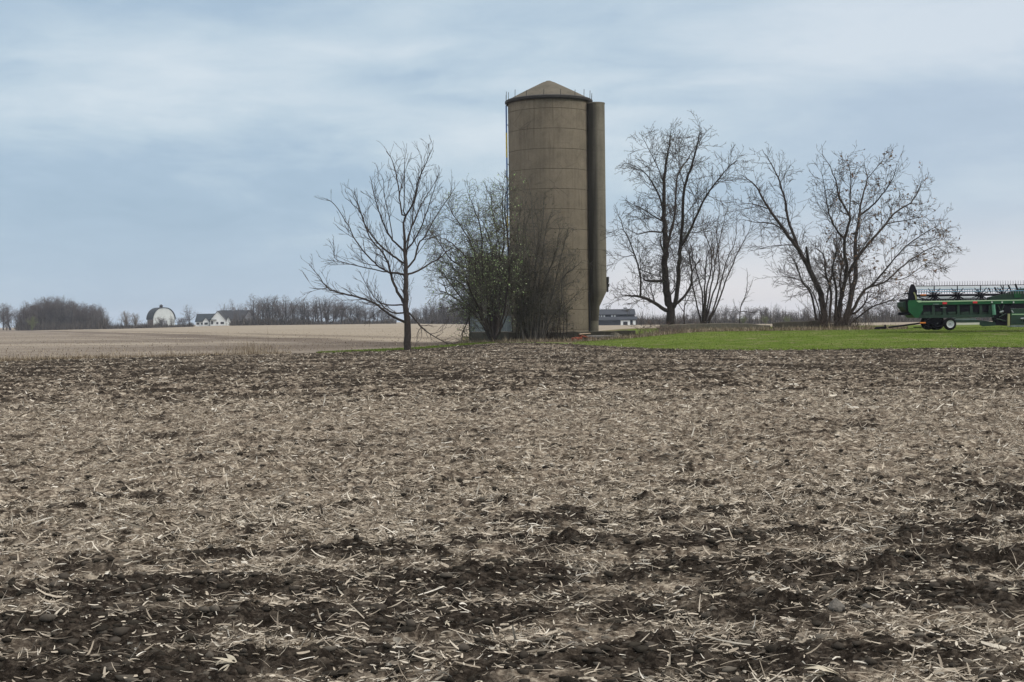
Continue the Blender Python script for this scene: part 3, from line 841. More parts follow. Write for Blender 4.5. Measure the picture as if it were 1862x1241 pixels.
woody('budding_shrub', 'large spreading shrub with black stems and pale green buds, before the metal shed', 'shrub', b, L,
      dict(levels=4, dens=[3.2, 3.7, 3.9, 3.4], len=[2.4, 1.4, .8, .38], angle=(25, 68), up=.05, rmin=.0095, rlev=[.026, .016, .012, .009], wig=.19, t0=.22), 7, BK_DARK, TW_GREY,
      dict(lev=3, n=1, spread=.05, size=.042, mat=LF_BUD, where=lambda e, g: g.random() < .8, name='buds'))

# brush in front of the silo
B2 = [([(820, 1040), (760, 850), (730, 600), (720, 400), (700, 200)], .08, .012)]
for q in [[(860, 1040), (800, 800), (780, 600), (760, 300), (790, 50)], [(950, 1040), (975, 800), (1000, 650), (1010, 400), (960, 200)], [(960, 1030), (1000, 700), (1100, 560), (1150, 420), (1260, 300)],
          [(850, 1030), (880, 750), (900, 550), (905, 300), (930, 100), (890, -150)], [(900, 1030), (900, 700), (940, 500), (900, 200), (870, -100), (850, -330)], [(830, 1030), (740, 800), (690, 600), (700, 400)],
          [(960, 1030), (1030, 850), (1120, 700), (1130, 500), (1240, 400), (1300, 340)], [(880, 1030), (870, 700), (830, 450), (760, 200), (740, -150)], [(850, 1030), (820, 700), (790, 450), (800, 100), (830, -280)], [(800, 1030), (760, 700), (740, 350), (760, 0), (800, -220)], [(900, 1030), (930, 720), (900, 420), (960, 60), (980, -260)], [(960, 1030), (1010, 800), (1060, 560), (1130, 260), (1180, 60)], [(930, 1030), (960, 600), (1050, 350), (1090, 200), (1110, 0)],
          [(940, 1030), (930, 600), (960, 300), (1000, 50), (1060, -120)], [(1000, 1000), (1100, 800), (1200, 680), (1280, 600)], [(870, 1030), (840, 700), (850, 400), (820, 100), (860, -100)],
          [(910, 1030), (1010, 800), (1080, 640), (1180, 540), (1290, 520)], [(900, 700), (980, 640), (1020, 640)], [(900, 300), (1000, 330), (1120, 300), (1270, 290)]]:
    B2.append((q, .065 if len(q) > 4 else .04, .012))
o, L = traced(B2, 780, 400, 4.655, 99, 108, .35, False)
b = ground_limbs(o, L)
woody('tangled_brush', 'dense tangle of grey brown brush growing up the foot of the silo', 'shrub', b, L,
      dict(levels=4, dens=[3.1, 3.4, 3.5, 3.2], len=[1.9, 1.1, .65, .34], angle=(25, 62), up=.10, rmin=.0085, rlev=[.026, .016, .012, .009], wig=.17, t0=.1), 8, BK_GREY, TW_GREY,
      dict(lev=2, n=1, spread=.08, size=.042, mat=LF_DARK, where=lambda e, g: g.random() < (.55 if e[0] < .4 and e[2] < 7.8 else .10)))
# a second, darker thicket against the silo wall
g5 = rng(61); B3 = []
for i in range(20):
    a = 735 + 22 * i + g5.normal(0, 10); tp = g5.uniform(120, 620) if i < 12 else g5.uniform(420, 760)
    B3.append(([(a, 1030), (a + g5.normal(0, 18), 800), (a + g5.normal(0, 35), (1030 + tp) / 2 - 60), (a + g5.normal(10, 50), tp)], .035, .01))
o, L = traced(B3, 780, 400, 4.655, 102, 109, .15, False)
for q, r in L: q[0].z = min(q[0].z, .1)
b = ground_limbs(o, L)
woody('dark_thicket', 'dark low thicket pressed against the silo wall behind the grey brush', 'shrub', b, L,
      dict(levels=3, dens=[4.0, 4.5, 3], len=[1.0, .6, .35], angle=(25, 70), up=.08, rmin=.0085, rlev=[.016, .011, .009], wig=.2, t0=.05), 9, BK_DARK, TW_GREY,
      dict(lev=1, n=1, spread=.1, size=.05, mat=LF_DARK))
# low pinkish brush by the end of the wall
g5 = rng(62); B4 = []
for i in range(34):
    a = g5.uniform(1150, 1250); B4.append(([(a, 612), (a + g5.normal(0, 6), 600), (a + g5.normal(0, 16), g5.uniform(584, 600))], .014, .006))
o, L = traced(B4, 0, 0, 1.0, 96.2, 110, .3, False)
b = ground_limbs(o, L)
woody('low_brush', 'low pinkish brown brush at the left end of the old concrete wall', 'shrub', b, L,
      dict(levels=2, dens=[7, 6], len=[.55, .3], angle=(25, 75), up=.02, rmin=.006, rlev=[.01, .008], wig=.25, t0=.05), 10, TW_BROWN, M_PINK, sides=4)
# small shoots at the foot of the wide tree
g5 = rng(63); B5 = []
for i in range(75):
    a = g5.normal(1525, 28); B5.append(([(a, 603), (a + g5.normal(0, 6), 585), (a + g5.normal(0, 22), g5.uniform(525, 575))], .018, .007))
o, L = traced(B5, 0, 0, 1.0, 96.8, 111, .3, False)
b = ground_limbs(o, L)
woody('low_brush', 'thin brown shoots crowding the foot of the wide many stemmed tree', 'shrub', b, L,
      dict(levels=2, dens=[4, 5], len=[.6, .3], angle=(20, 65), up=.05, rmin=.006, rlev=[.01, .008], wig=.2, t0=.05), 12, TW_BROWN, TW_BROWN, sides=4)


# ------------------------------------------------------------------ concrete silo
def concrete(name, base, stain_shade=.0, ring=0.0, zoff=0.0):
    m = bpy.data.materials.new(name); m.use_nodes = True
    t = NT(m.node_tree); bs = m.node_tree.nodes['Principled BSDF']
    P = t.n('ShaderNodeTexCoord').outputs['Object']
    sp = t.n('ShaderNodeSeparateXYZ', {0: P})
    n1 = t.noise(P, .8, 6, .6); n2 = t.noise(P, 9, 5, .7)
    streak = t.noise(t.n('ShaderNodeCombineXYZ', {0: t.math('MULTIPLY', sp.outputs[0], 3.2), 1: t.math('MULTIPLY', sp.outputs[1], 3.2), 2: t.math('MULTIPLY', sp.outputs[2], .16)}).outputs[0], 1, 5, .65)
    f = t.math('ADD', t.math('MULTIPLY', n1, .4), t.math('ADD', t.math('MULTIPLY', n2, .25), t.math('MULTIPLY', streak, .35)))
    d = tuple(x * .68 for x in base); l = tuple(x * 1.28 for x in base)
    c = t.ramp(f, [(.38, d), (.5, base), (.62, l)])
    c = t.mix(t.math('MULTIPLY', t.maprange(streak, .54, .70), .6), c, (.09, .075, .055, 1))
    if ring:
        ph = t.math('FRACT', t.math('DIVIDE', t.math('ADD', sp.outputs[2], zoff), ring))
        seam = t.math('MULTIPLY', t.maprange(t.math('ABSOLUTE', t.math('SUBTRACT', ph, .5)), .467, .5), t.maprange(n1, .35, .6, .25, 1))
        c = t.mix(t.math('MULTIPLY', seam, .40), c, (.055, .046, .036, 1))
        # a slightly different pour in each ring
        wn = t.n('ShaderNodeTexWhiteNoise', {'W': t.math('FLOOR', t.math('ADD', t.math('DIVIDE', t.math('ADD', sp.outputs[2], zoff), ring), .5))}, noise_dimensions='1D').outputs[0]
        c = t.mix(t.math('MULTIPLY', wn, .16), c, d + (1,))
        vor = t.n('ShaderNodeTexVoronoi', {'Vector': P, 'Scale': .55}, feature='DISTANCE_TO_EDGE').outputs[0]
        ck = t.math('MULTIPLY', t.maprange(vor, .012, .002), t.maprange(t.noise(P, .6, 3, .5), .48, .6))
        c = t.mix(t.math('MULTIPLY', ck, .45), c, (.06, .05, .04, 1))
    if stain_shade:
        k = t.maprange(sp.outputs[0], -.16, .16, 1, 0)  # inner half darkened: moss stain and recess shade in one colour
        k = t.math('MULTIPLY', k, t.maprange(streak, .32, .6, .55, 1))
        c = t.mix(t.math('MULTIPLY', k, stain_shade), c, (.030, .027, .022, 1))
    m.node_tree.links.new(c, bs.inputs['Base Color']); bs.inputs['Roughness'].default_value = .92
    bs.inputs['Specular IOR Level'].default_value = .2
    b = t.n('ShaderNodeBump', {'Height': f, 'Strength': .5, 'Distance': .04}); m.node_tree.links.new(b.outputs[0], bs.inputs['Normal'])
    return m


CONC = (.200, .168, .124)
M_SILO = concrete('silo_concrete', CONC, ring=1.43, zoff=.55)
M_CHUTE = concrete('chute_concrete', (.185, .166, .128), stain_shade=.90, ring=1.43, zoff=.55)
M_CHUTE2 = concrete('chute_foot_concrete', (.185, .166, .128), ring=1.43, zoff=.55)
M_ROOF = concrete('roof_cement', (.125, .110, .084))
M_BLACK = mat('dark_iron', (.022, .020, .018), .7, .0, var=.3, vscale=8)
M_RIM = mat('roof_rim_tar', (.030, .027, .025), .8, var=.4, vscale=6)
M_RUST = mat('rusty_steel', (.16, .075, .045), .85, .2, var=.5, vscale=9, bump=.3)
M_GALV = mat('galvanised_steel', (.55, .60, .66), .45, .55, var=.25, vscale=5)
M_BLUE = mat('blue_paint', (.10, .20, .45), .5, var=.3, vscale=5)
M_YEL = mat('yellow_paint', (.62, .50, .10), .5, var=.3, vscale=5)
SY = 108.0
c0 = W(1003.5, 600, SY); sx = c0.x - .03
silo = thing('silo', 'tall tan concrete silo with a low domed roof and a side chute', 'silo', (sx, SY, 0))
H = 17.40; RAD = 2.98
g = rng(5)
# barrel, slightly proud rings at the pour joints
prof = [(RAD + .04, -0.3), (RAD + .04, .25), (RAD, .30)]
z = .88
while z < H - .4:
    prof += [(RAD, z - .035), (RAD - .022, z - .01), (RAD - .022, z + .01), (RAD, z + .035)]; z += 1.43
prof += [(RAD, H)]
MB().lathe(prof, 96).build('wall', M_SILO, silo, smooth=True)
rp = []
for i in range(15):
    t = i / 14.0
    rp.append((3.10 * (1 - t) + .001, H + .10 + 1.62 * (1.03 * math.sin(t * math.pi / 2 * .62) / math.sin(math.pi / 2 * .62) if t < 1 else 1.03) - .03 * max(0, t - .85) * 8))
rp = [(3.12 * (1 - t) ** 1.0 + .0005, H + .10 + 1.60 * (t ** .94)) for t in [0, .04, .1, .2, .3, .4, .5, .6, .7, .8, .86]] + [(.30, H + 1.53), (.16, H + 1.60), (.02, H + 1.62)]
roof = MB().lathe(rp, 64).build('roof', M_ROOF, silo, smooth=True)
MB().lathe([(2.9, H - .10), (3.10, H - .12), (3.19, H - .04), (3.20, H + .10), (3.10, H + .17), (2.9, H + .16)], 72).build('roof_rim', M_RIM, silo, smooth=True)
for an, hh in [(176, .62), (188, .75), (200, .6), (218, .66), (238, .5), (262, .5), (284, .48), (305, .5), (322, .62), (340, .66), (352, .55), (4, .5), (40, .5), (80, .5), (120, .5), (150, .5)]:
    a = R(an); p = Vector((3.13 * math.cos(a), 3.13 * math.sin(a), H + .05))
    MB().tube([p, p + Vector((.02, 0, hh))], .020, 5).build('anchor_rod', M_BLACK, silo)

# side chute: a rounded concrete pipe against the barrel, tapering in above a narrower pier
cxl, cyl = 3.34, -1.02
cr = .66


def ushape(r, n=14, back=1.0):
    pts = []
    for i in range(n + 1):
        a = math.pi + math.pi * i / n
        pts.append((r * math.cos(a), r * math.sin(a)))
    return [(-r, back)] + pts + [(r, back)]


us = ushape(cr)
levels = [(1.5, .36, -.30), (2.55, .40, -.26), (2.95, .50, -.16), (3.6, .655, -.005), (3.75, .66, 0), (17.12, .66, 0)]
mb = MB(); nn = len(us)
for zz, r_, dx in levels:
    k = r_ / cr
    mb.v += [(px * k + dx, (py * k if py < 0 else py), zz) for px, py in us]
for i in range(len(levels) - 1):
    for j in range(nn): mb.f.append((i * nn + j, i * nn + (j + 1) % nn, (i + 1) * nn + (j + 1) % nn, (i + 1) * nn + j))
mb.f.append(tuple(range(nn))); mb.f.append(tuple(range(5 * nn, 6 * nn)))
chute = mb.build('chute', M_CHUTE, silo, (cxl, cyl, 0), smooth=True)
ft = MB(); ft.v = []
f2 = [(px * .52 - .30, (py * .52 if py < 0 else py)) for px, py in us]
ft.prism(f2, 2, -.1, 1.55)
ft.build('chute_pier', M_CHUTE2, silo, (cxl, cyl, 0), smooth=True)
cap = MB()
cap.prism([(px * 1.03, py * 1.03 if py < 0 else py) for px, py in us], 2, 17.12, 17.20)
cap.build('chute_cap', M_CHUTE2, chute, smooth=True)
# dark bracket on the outer side of the chute
bk = MB().box((.74, 0, 4.45), (.17, .34, .42), bev=.02).box((.72, 0, 3.95), (.12, .26, .78), bev=.02).box((.79, 0, 4.05), (.13, .2, .22), bev=.02)
bk.build('bracket', M_BLACK, chute)
# thin dark downpipe on the barrel, seam posts
a = R(-33); p = Vector((2.73, -1.32, 0))
MB().tube([p + Vector((0, -.04, .05)), p + Vector((0, -.04, 3.6))], .075, 8).build('downpipe', M_BLACK, silo, smooth=True)
# filler pipe and ladder up the left side
lad = MB()
lx, ly = -RAD - .14, -.25
for dy in (-.17, .17): lad.tube([(lx, ly + dy, .6), (lx, ly + dy, H - .1)], .035, 6)
zz = .8
while zz < H - .2: lad.tube([(lx, ly - .17, zz), (lx, ly + .17, zz)], .022, 5, False); zz += .30
for zz in np.arange(1.5, H, 2.86): lad.box((lx + .08, ly, zz), (.20, .30, .05))
ladder = lad.build('ladder', M_GALV, silo)
pipe = MB().tube([(lx + .015, ly - .30, .5), (lx + .015, ly - .30, H - .25)], .055, 8)
pipe.build('filler_pipe', M_BLUE, silo, smooth=True)
for za, zb in ((13.4, 15.2), (8.3, 9.2), (6.9, 7.4)):
    MB().tube([(lx + .012, ly - .30, za), (lx + .012, ly - .30, zb)], .062, 8).build('pipe_sleeve', M_YEL, silo, smooth=True)
# wooden hoist wheel frame omitted; small vent caps low on the roof

# ------------------------------------------------------------------ metal shed beside the silo
M_SHED = mat('shed_sheet', (.17, .165, .155), .8, .0, var=.6, vscale=2.2, bump=.15, bscale=6)
M_SHEDG = mat('shed_green_sheet', (.055, .085, .060), .7, .1, var=.45, vscale=1.5)
M_PALE = mat('pale_fibreglass', (.26, .31, .33), .5, var=.25, vscale=2)
SHY = 104.0
sp_ = W(893, 620, SHY); shed = thing('metal_shed', 'narrow tall grey metal shed with a flat dark roof, tucked left of the silo', 'shed', (sp_.x, SHY, 0))


def corrugated(x0, x1, z0, z1, y, pitch=.16, amp=.018):
    n = int((x1 - x0) / (pitch / 4)); mb = MB()
    xs = np.linspace(x0, x1, n + 1); q = amp * np.sin((xs - x0) * 2 * math.pi / pitch)
    mb.v = [(float(a), y + float(b), z0) for a, b in zip(xs, q)] + [(float(a), y + float(b), z1) for a, b in zip(xs, q)] + [(float(a), y + .03 + float(b), z0) for a, b in zip(xs, q)] + [(float(a), y + .03 + float(b), z1) for a, b in zip(xs, q)]
    m = n + 1
    for i in range(n): mb.f += [(i, i + 1, m + i + 1, m + i), (2 * m + i, 2 * m + i + 1, 3 * m + i + 1, 3 * m + i)]
    return mb


corrugated(-1.45, 1.5, 1.9, 4.6, -.02).build('wall', M_SHED, shed)
corrugated(-1.45, 1.5, 4.604, 6.02, -.025).build('wall', M_SHEDG, shed)
corrugated(-1.45, 1.5, .82, 1.896, -.015).build('lower_panel', M_PALE, shed)
MB().box((.02, .05, .38), (3.0, .3, .86), bev=.02).build('footing', concrete('shed_footing', (.10, .10, .085)), shed)
mb = MB().box((-1.44, 1.3, 3.4), (.05, 2.5, 5.2)).box((1.46, 1.3, 3.4), (.05, 2.5, 5.2)).box((0, 2.6, 3.4), (2.9, .05, 5.2)); mb.build('side_wall', M_SHED, shed)
MB().box((0, 1.25, 6.12), (3.25, 2.95, .10), Euler((R(2), 0, 0)), .02).build('roof', M_RIM, shed)
for px in (-1.5, .05, 1.5): MB().box((px, -.09, 3.0), (.085, .085, 6.0), bev=.01).build('post', M_BLACK, shed)
MB().box((0, -.11, 4.62), (3.0, .05, .09)).build('rail', M_BLACK, shed)

# ------------------------------------------------------------------ slab, low walls, rubble
M_OLDC = concrete('old_concrete', (.15, .135, .105)); M_OLDD = concrete('mossy_concrete', (.085, .075, .058))


def roughwall(pts, h, th, m, name, label, seed):
    """a weathered low wall following points (x, y, base z)"""
    g = rng(seed); mb = MB()
    P = [Vector(p) for p in pts]; L = sum((P[i + 1] - P[i]).length for i in range(len(P) - 1)); n = max(4, int(L / .35))
    cs = []
    for i in range(n + 1):
        f = i / n * (len(P) - 1); k = min(int(f), len(P) - 2); p = P[k].lerp(P[k + 1], f - k)
        hh = (h if not callable(h) else h(i / n)) * (1 + g.normal(0, .03)) ; e = g.normal(0, .01)
        cs.append([(p.x, p.y - th / 2 + e, p.z - .25), (p.x, p.y - th / 2 + e, p.z + hh - .04), (p.x, p.y - th / 2 + .05 + e, p.z + hh), (p.x, p.y + th / 2 - .05, p.z + hh), (p.x, p.y + th / 2, p.z - .25)])
    for c in cs: mb.v += c
    for i in range(n):
        for j in range(5): mb.f.append((i * 5 + j, i * 5 + (j + 1) % 5, i * 5 + 5 + (j + 1) % 5, i * 5 + 5 + j))
    mb.f.append((0, 1, 2, 3, 4)); mb.f.append(tuple(range(n * 5, n * 5 + 5)))
    o = mb.build(name, m)
    return tag(o, label, 'wall')


def gp(u, y):
    x = (u - CU) / F * y
    return (x, y, float(h0(np.array([x]), np.array([y]))[0]))


def wallpts(us_, y, v_top, h):
    """base points whose top edge, h above, is seen at photo height v_top"""
    out = []
    for u, vt in zip(us_, v_top):
        p = W(u, vt, y); out.append((p.x, y, p.z - h))
    return out


roughwall(wallpts([925, 1000, 1080, 1155], 103.5, [604, 604.5, 603, 601], .62), .62, .5, M_OLDD, 'silo_plinth_wall', 'long low dark concrete slab wall in front of the foot of the silo', 71)
roughwall(wallpts([1200, 1260, 1330, 1400], 97.4, [591, 589, 588, 590], .50), lambda t: .50 * (1 - .15 * ss(t, .8, 1)), .30, M_OLDC, 'low_wall', 'long weathered low concrete wall in front of the tall forked tree', 72)
roughwall(wallpts([1405, 1440, 1490], 97.0, [587, 584.5, 583.5], .62), .62, .30, M_OLDD, 'low_wall', 'higher mossy dark concrete wall piece left of the wide tree', 73)
roughwall(wallpts([1496, 1530, 1560], 97.8, [588, 590, 594], .45), .45, .28, M_OLDC, 'low_wall', 'crumbling short concrete wall piece behind the foot of the wide tree', 74)

M_WOODG = mat('weathered_board', (.20, .185, .165), .9, var=.4, vscale=7, bump=.4); M_RED = mat('rust_red_sheet', (.30, .075, .040), .8, .1, var=.5, vscale=6)
M_TAN = mat('tan_board', (.42, .32, .22), .9, var=.3, vscale=6)
for i, (u, v, yy, sz, rz, ry, m, lb, nm, cat) in enumerate([
    (1098, 612.5, 99, (2.6, .5, .16), 4, -1, M_WOODG, 'long weathered grey board on top of the rubble before the silo', 'board', 'board'),
    (1102, 616.5, 98.6, (2.9, .55, .14), -3, 2, M_BLACK, 'long blackened beam lowest in the rubble before the silo', 'beam', 'beam'),
    (1066, 612, 98.5, (.95, .6, .10), 20, 16, M_RED, 'rust red metal sheet leaning on the rubble before the silo', 'metal_sheet', 'metal sheet'),
    (1050, 617, 98.2, (.8, .5, .22), -14, -10, M_RED, 'rust red crumpled metal piece at the left end of the rubble', 'metal_sheet', 'metal sheet'),
    (1064, 607.5, 98.4, (.9, .35, .06), 8, -5, M_TAN, 'short pale tan board lying over the red metal sheet', 'board', 'board'),
    (1122, 610, 99.3, (.75, .6, .30), 25, 9, M_OLDC, 'broken concrete lump at the right end of the rubble', 'concrete_block', 'block'),
    (1078, 617.5, 98.3, (.5, .4, .22), -30, 4, M_RUST, 'small rusty brown steel block under the boards', 'steel_block', 'block')]):
    p = W(u, v, yy)
    o = MB().box((0, 0, 0), (sz[0] * .5, sz[1], sz[2]), bev=.03).box((sz[0] * .42, .05, -.02), (sz[0] * .38, sz[1] * .8, sz[2] * .85), Euler((0, R(3), R(4))), .03).build(nm, m)
    o.location = (p.x - sz[0] * .2, p.y, max(p.z, gz(p.x, p.y) + sz[2] * .45)); o.rotation_euler = (R(4 * (-1) ** i), R(ry), R(rz))
    tag(o, lb, cat)

# ------------------------------------------------------------------ green harvesting header on its trailer
HY = 88.0
GREEN = mat('green_paint', (.008, .085, .026), .5, var=.35, vscale=3, spec=.3); GREEND = mat('green_paint_dark', (.004, .030, .013), .6, var=.45, vscale=4)  # the second is a darker green
GREENL = mat('green_paint_light', (.10, .33, .12), .4, var=.2, vscale=4); M_TYRE = mat('tyre_rubber', (.009, .009, .010), .9, var=.3, vscale=9, spec=.1)
M_RIMW = mat('white_rim', (.58, .60, .59), .5, var=.1, vscale=6); M_BLKP = mat('black_paint', (.006, .005, .010), .7, var=.3, vscale=6, spec=.15)
M_REFR = mat('red_reflector', (.62, .02, .03), .3); M_AMB = mat('amber_reflector', (.75, .22, .03), .3); M_STEEL = mat('dull_steel', (.30, .33, .34), .4, .7, var=.3, vscale=6)
M_SKY_GAP = mat('reel_bat', (.82, .86, .88), .45, .0, var=.12, vscale=2); M_YELP = mat('yellow_leg', (.30, .30, .13), .5, var=.2, vscale=4); M_TINE = mat('tine_plastic', (.20, .18, .22), .5)  # the white is for the sky sheets behind the reel
M_BLUEB = mat('blue_steel', (.10, .24, .36), .4, .3, var=.2, vscale=3); M_CANV = mat('canvas_grey', (.36, .42, .40), .8, var=.25, vscale=4); M_PALE_EDGE = mat('pale_green_edge', (.42, .58, .36), .4)


def hp(zx, zy, d=0.0):
    """point of the header measured in an enlargement (origin 1580, 480; 6.6 x)"""
    q = W(1580 + zx / 6.603, 480 + zy / 6.6, HY); return Vector((q.x, HY + d, q.z))


base = hp(960, 780); hz = gz(base.x, HY)
hd = thing('harvester_header', 'green grain harvesting header with a toothed pickup reel, parked on the lawn', 'header', (base.x, HY, hz))
HB = Vector((base.x, HY, hz))
XE = 2350                                                # the header runs on past the frame


def hq(zx, zy, d=0.0): return hp(zx, zy, d) - HB


def hbox(mb, zx0, zy0, zx1, zy1, d0, d1, bev=.015):
    a, b_ = hq(zx0, zy0), hq(zx1, zy1)
    # follow the slight cant of the machine in the frame by averaging
    c = ((a.x + b_.x) / 2, (d0 + d1) / 2, (a.z + b_.z) / 2)
    return mb.box(c, (abs(b_.x - a.x), abs(d1 - d0), abs(a.z - b_.z)), bev=bev)


def hpoly(mb, pts, d0, d1):
    q = [hq(x, y) for x, y in pts]
    return mb.prism([(p.x, p.z) for p in q], 1, d0, d1)


# back sheet (the side facing us), frame tubes and painted top highlight
mb = MB(); hpoly(mb, [(560, 470), (1500, 462), (1500, 640), (600, 650)], .12, .18); mb.build('back_sheet', GREEND, hd)
mb = MB(); hpoly(mb, [(600, 462), (XE, 432), (XE, 468), (600, 496)], -.08, .12); mb.build('top_beam', GREEN, hd)
mb = MB(); hpoly(mb, [(600, 448), (XE, 424), (XE, 432), (600, 462)], -.10, .10); mb.build('top_highlight', M_PALE_EDGE, hd)  # pale strip paints the highlight along the top bar
mb = MB(); hpoly(mb, [(590, 612), (1500, 606), (1500, 642), (600, 652)], -.06, .14); mb.build('lower_beam', GREEND, hd)
mb = MB(); hpoly(mb, [(625, 498), (1500, 492), (1500, 575), (625, 580)], .02, .10); mb.build('recess_shade_panel', M_BLKP, hd)  # black panel paints the shade inside the recess
for x in (760, 890, 1060, 1215, 1330, 1440):
    mb = MB(); hpoly(mb, [(x, 496), (x + 26, 496), (x + 34, 612), (x - 6, 612)], -.03, .11); mb.build('rib', GREEND, hd)
for x0, x1 in ((650, 740), (800, 870), (950, 1040), (1110, 1200)):
    mb = MB(); hpoly(mb, [(x0, 578), (x1, 574), (x1, 604), (x0, 608)], -.01, .09); mb.build('belt_panel', GREEND, hd)
# end divider on the left
mb = MB(); hpoly(mb, [(478, 436), (600, 440), (640, 462), (640, 560), (585, 650), (548, 648), (470, 570), (462, 470)], -.14, 1.7); mb.build('end_divider', GREEN, hd)
mb = MB(); hpoly(mb, [(412, 462), (450, 452), (450, 560), (412, 515)], .1, 1.4); mb.build('divider_nose', GREEND, hd)
mb = MB(); hpoly(mb, [(445, 425), (470, 420), (480, 585), (452, 560)], -.05, 1.5); mb.build('divider_belt', M_BLKP, hd)
mb = MB(); hpoly(mb, [(368, 585), (520, 582), (520, 616), (368, 620)], .1, .4); mb.build('divider_rod', M_BLKP, hd)
mb = MB(); hpoly(mb, [(560, 446), (612, 440), (632, 462), (590, 466)], -.16, -.139); mb.build('divider_edge', M_PALE_EDGE, hd)
# reel end disc
mb = MB(); hpoly(mb, [(478, 440), (488, 330), (505, 270), (522, 244), (545, 246), (568, 280), (584, 330), (588, 440)], .15, .25); mb.build('reel_shield', M_BLKP, hd)
mb = MB(); hpoly(mb, [(540, 345), (556, 340), (580, 395), (584, 432), (566, 430), (560, 385)], .10, .149); mb.build('shield_hose', M_YELP, hd)
mb = MB(); hpoly(mb, [(430, 350), (490, 348), (490, 362), (430, 362)], .15, .22); mb.build('shield_peg', M_BLKP, hd)
# reel
RC = hq(825, 378); RZ = RC.z; RD = .62; hubs = [825, 1105, 1385, 1660, 1935, 2210]
reel = MB(); cyy = .75
x0 = hq(600, 378).x; x1 = hq(XE, 378).x
slope = (hq(XE, 0).z - hq(600, 0).z) / (x1 - x0) * 0
rt = MB().tube([(x0, cyy, RZ), (x1, cyy, RZ)], .075, 10).build('reel_tube', M_BLKP, hd, smooth=True)
zt = hq(825, 262).z - RZ                                  # bat radius
for i, hx in enumerate(hubs):
    X_ = hq(hx, 378).x; sm = MB().lathe([(0.0, X_ - .05), (.13, X_ - .05), (.13, X_ + .05), (0.0, X_ + .05)], 12, (0, cyy, RZ), 'X')
    for k in range(6):
        a = R(90 + 60 * k + 8)
        p = Vector((X_, cyy + zt * math.cos(a), RZ + zt * math.sin(a)))
        c_ = Vector((X_, cyy, RZ))
        sm.tube([c_, p], [.055, .030], 5)
        # V-shaped stays seen from behind
        for dx in (-.36, .36): sm.tube([c_, Vector((X_ + dx, cyy + zt * .75 * math.cos(a), RZ + zt * .75 * math.sin(a)))], [.05, .02], 5)
    sm.build('reel_spider', M_BLKP, hd)
low_tines = MB()
for k in range(6):
    a = R(90 + 60 * k + 8); yb = cyy + zt * math.cos(a); zb = RZ + zt * math.sin(a)
    bar = MB().tube([(x0, yb, zb), (x1, yb, zb)], .024, 8).build('reel_bat', M_BLUEB if k in (1, 5) else M_BLKP, hd, smooth=True)
    xx = x0 + .05; first = None
    while xx < x1:
        # tines of every bat keep the same tilt; the top ones stand up
        dirz = .27 if k == 0 else -.20
        if k == 0:
            if first is None: first = MB().tube([(0, 0, 0), (.004, -.03, dirz * .5), (0, -.02, dirz)], [.020, .016, .012], 4).build('tine', mat('tine_grey', (.30, .27, .32), .5), bar, (xx, yb, zb))
            else: tine = first.copy(); COL.objects.link(tine); tine.location = (xx, yb, zb)
        else: low_tines.tube([(xx, yb, zb), (xx + .004, yb - .03, zb + dirz * .5), (xx, yb - .02, zb + dirz)], [.022, .018, .012], 4)
        xx += .152
tag(low_tines.build('lower_tines', M_TINE, hd), kind='stuff')
# added white sheets stand in for bright sky between the bats
mb = MB(); hpoly(mb, [(610, 268), (XE, 262), (XE, 296), (610, 300)], 1.25, 1.27); mb.build('upper_sky_sheet', M_SKY_GAP, hd)
mb = MB(); hpoly(mb, [(640, 392), (1460, 388), (1460, 418), (640, 424)], 1.6, 1.64); mb.build('lower_sky_sheet', M_SKY_GAP, hd)
mb = MB(); hpoly(mb, [(600, 424), (XE, 416), (XE, 440), (600, 448)], 1.5, 1.6); mb.build('cutter_bar', GREEND, hd)
# reel arms and cylinders on the right
for (a, b_, r_, m) in [((1462, 288), (1490, 345), .045, M_BLKP), ((1535, 280), (1570, 345), .045, M_BLKP), ((1700, 255), (1740, 330), .045, M_BLKP), ((1785, 240), (1815, 320), .06, M_BLKP), ((1610, 260), (1650, 330), .03, M_BLKP),
                       ((620, 400), (740, 440), .03, M_BLKP)]:
    MB().tube([hq(*a, .4), hq(*b_, .4)], r_, 7).build('reel_arm', m, hd)
mb = MB(); hpoly(mb, [(1480, 400), (1730, 340), (1800, 312), (1870, 296), (XE, 290), (XE, 428), (1480, 436)], .35, 1.0); mb.build('centre_frame', GREEND, hd)
mb = MB(); hpoly(mb, [(1760, 345), (1840, 330), (1850, 400), (1770, 410)], .30, .349); mb.build('frame_plate', GREEN, hd)
MB().tube([hq(1485, 490, -.12), hq(1496, 612, -.12)], .11, 12).build('hydraulic_cylinder', mat('green_cylinder', (.12, .30, .20), .35, .2, var=.3, vscale=4), hd, smooth=True)
MB().tube([hq(1560, 585, -.15), hq(1605, 570, -.15)], .06, 8).build('coupling', M_STEEL, hd); MB().tube([hq(1700, 560, -.15), hq(1720, 590, -.15)], .05, 8).build('coupling', M_STEEL, hd)
mb = MB(); hpoly(mb, [(1505, 470), (1700, 464), (1700, 745), (1530, 740), (1505, 640)], .0, .5); mb.build('drive_housing', M_BLKP, hd)
for p in [((1545, 500), (1600, 620)), ((1620, 490), (1590, 560)), ((1530, 660), (1640, 690)), ((1640, 600), (1560, 640))]:
    MB().tube([hq(*p[0], -.06), hq(*p[1], -.06)], .035, 6).build('hose', GREEND, hd)
mb = MB(); hpoly(mb, [(1656, 600), (1680, 600), (1680, 750), (1652, 750)], -.2, -.1); mb.build('stand_leg', M_YELP, hd)
for (y0, y1, m) in ((478, 540, M_BLKP), (540, 596, GREEND), (596, 625, GREEN), (625, 738, GREEND)):
    mb = MB(); hpoly(mb, [(1702, y0 - 2), (XE, y0 - 8), (XE, y1 - 8), (1702, y1 - 3)], -.02, .35); mb.build('centre_panel', m, hd)
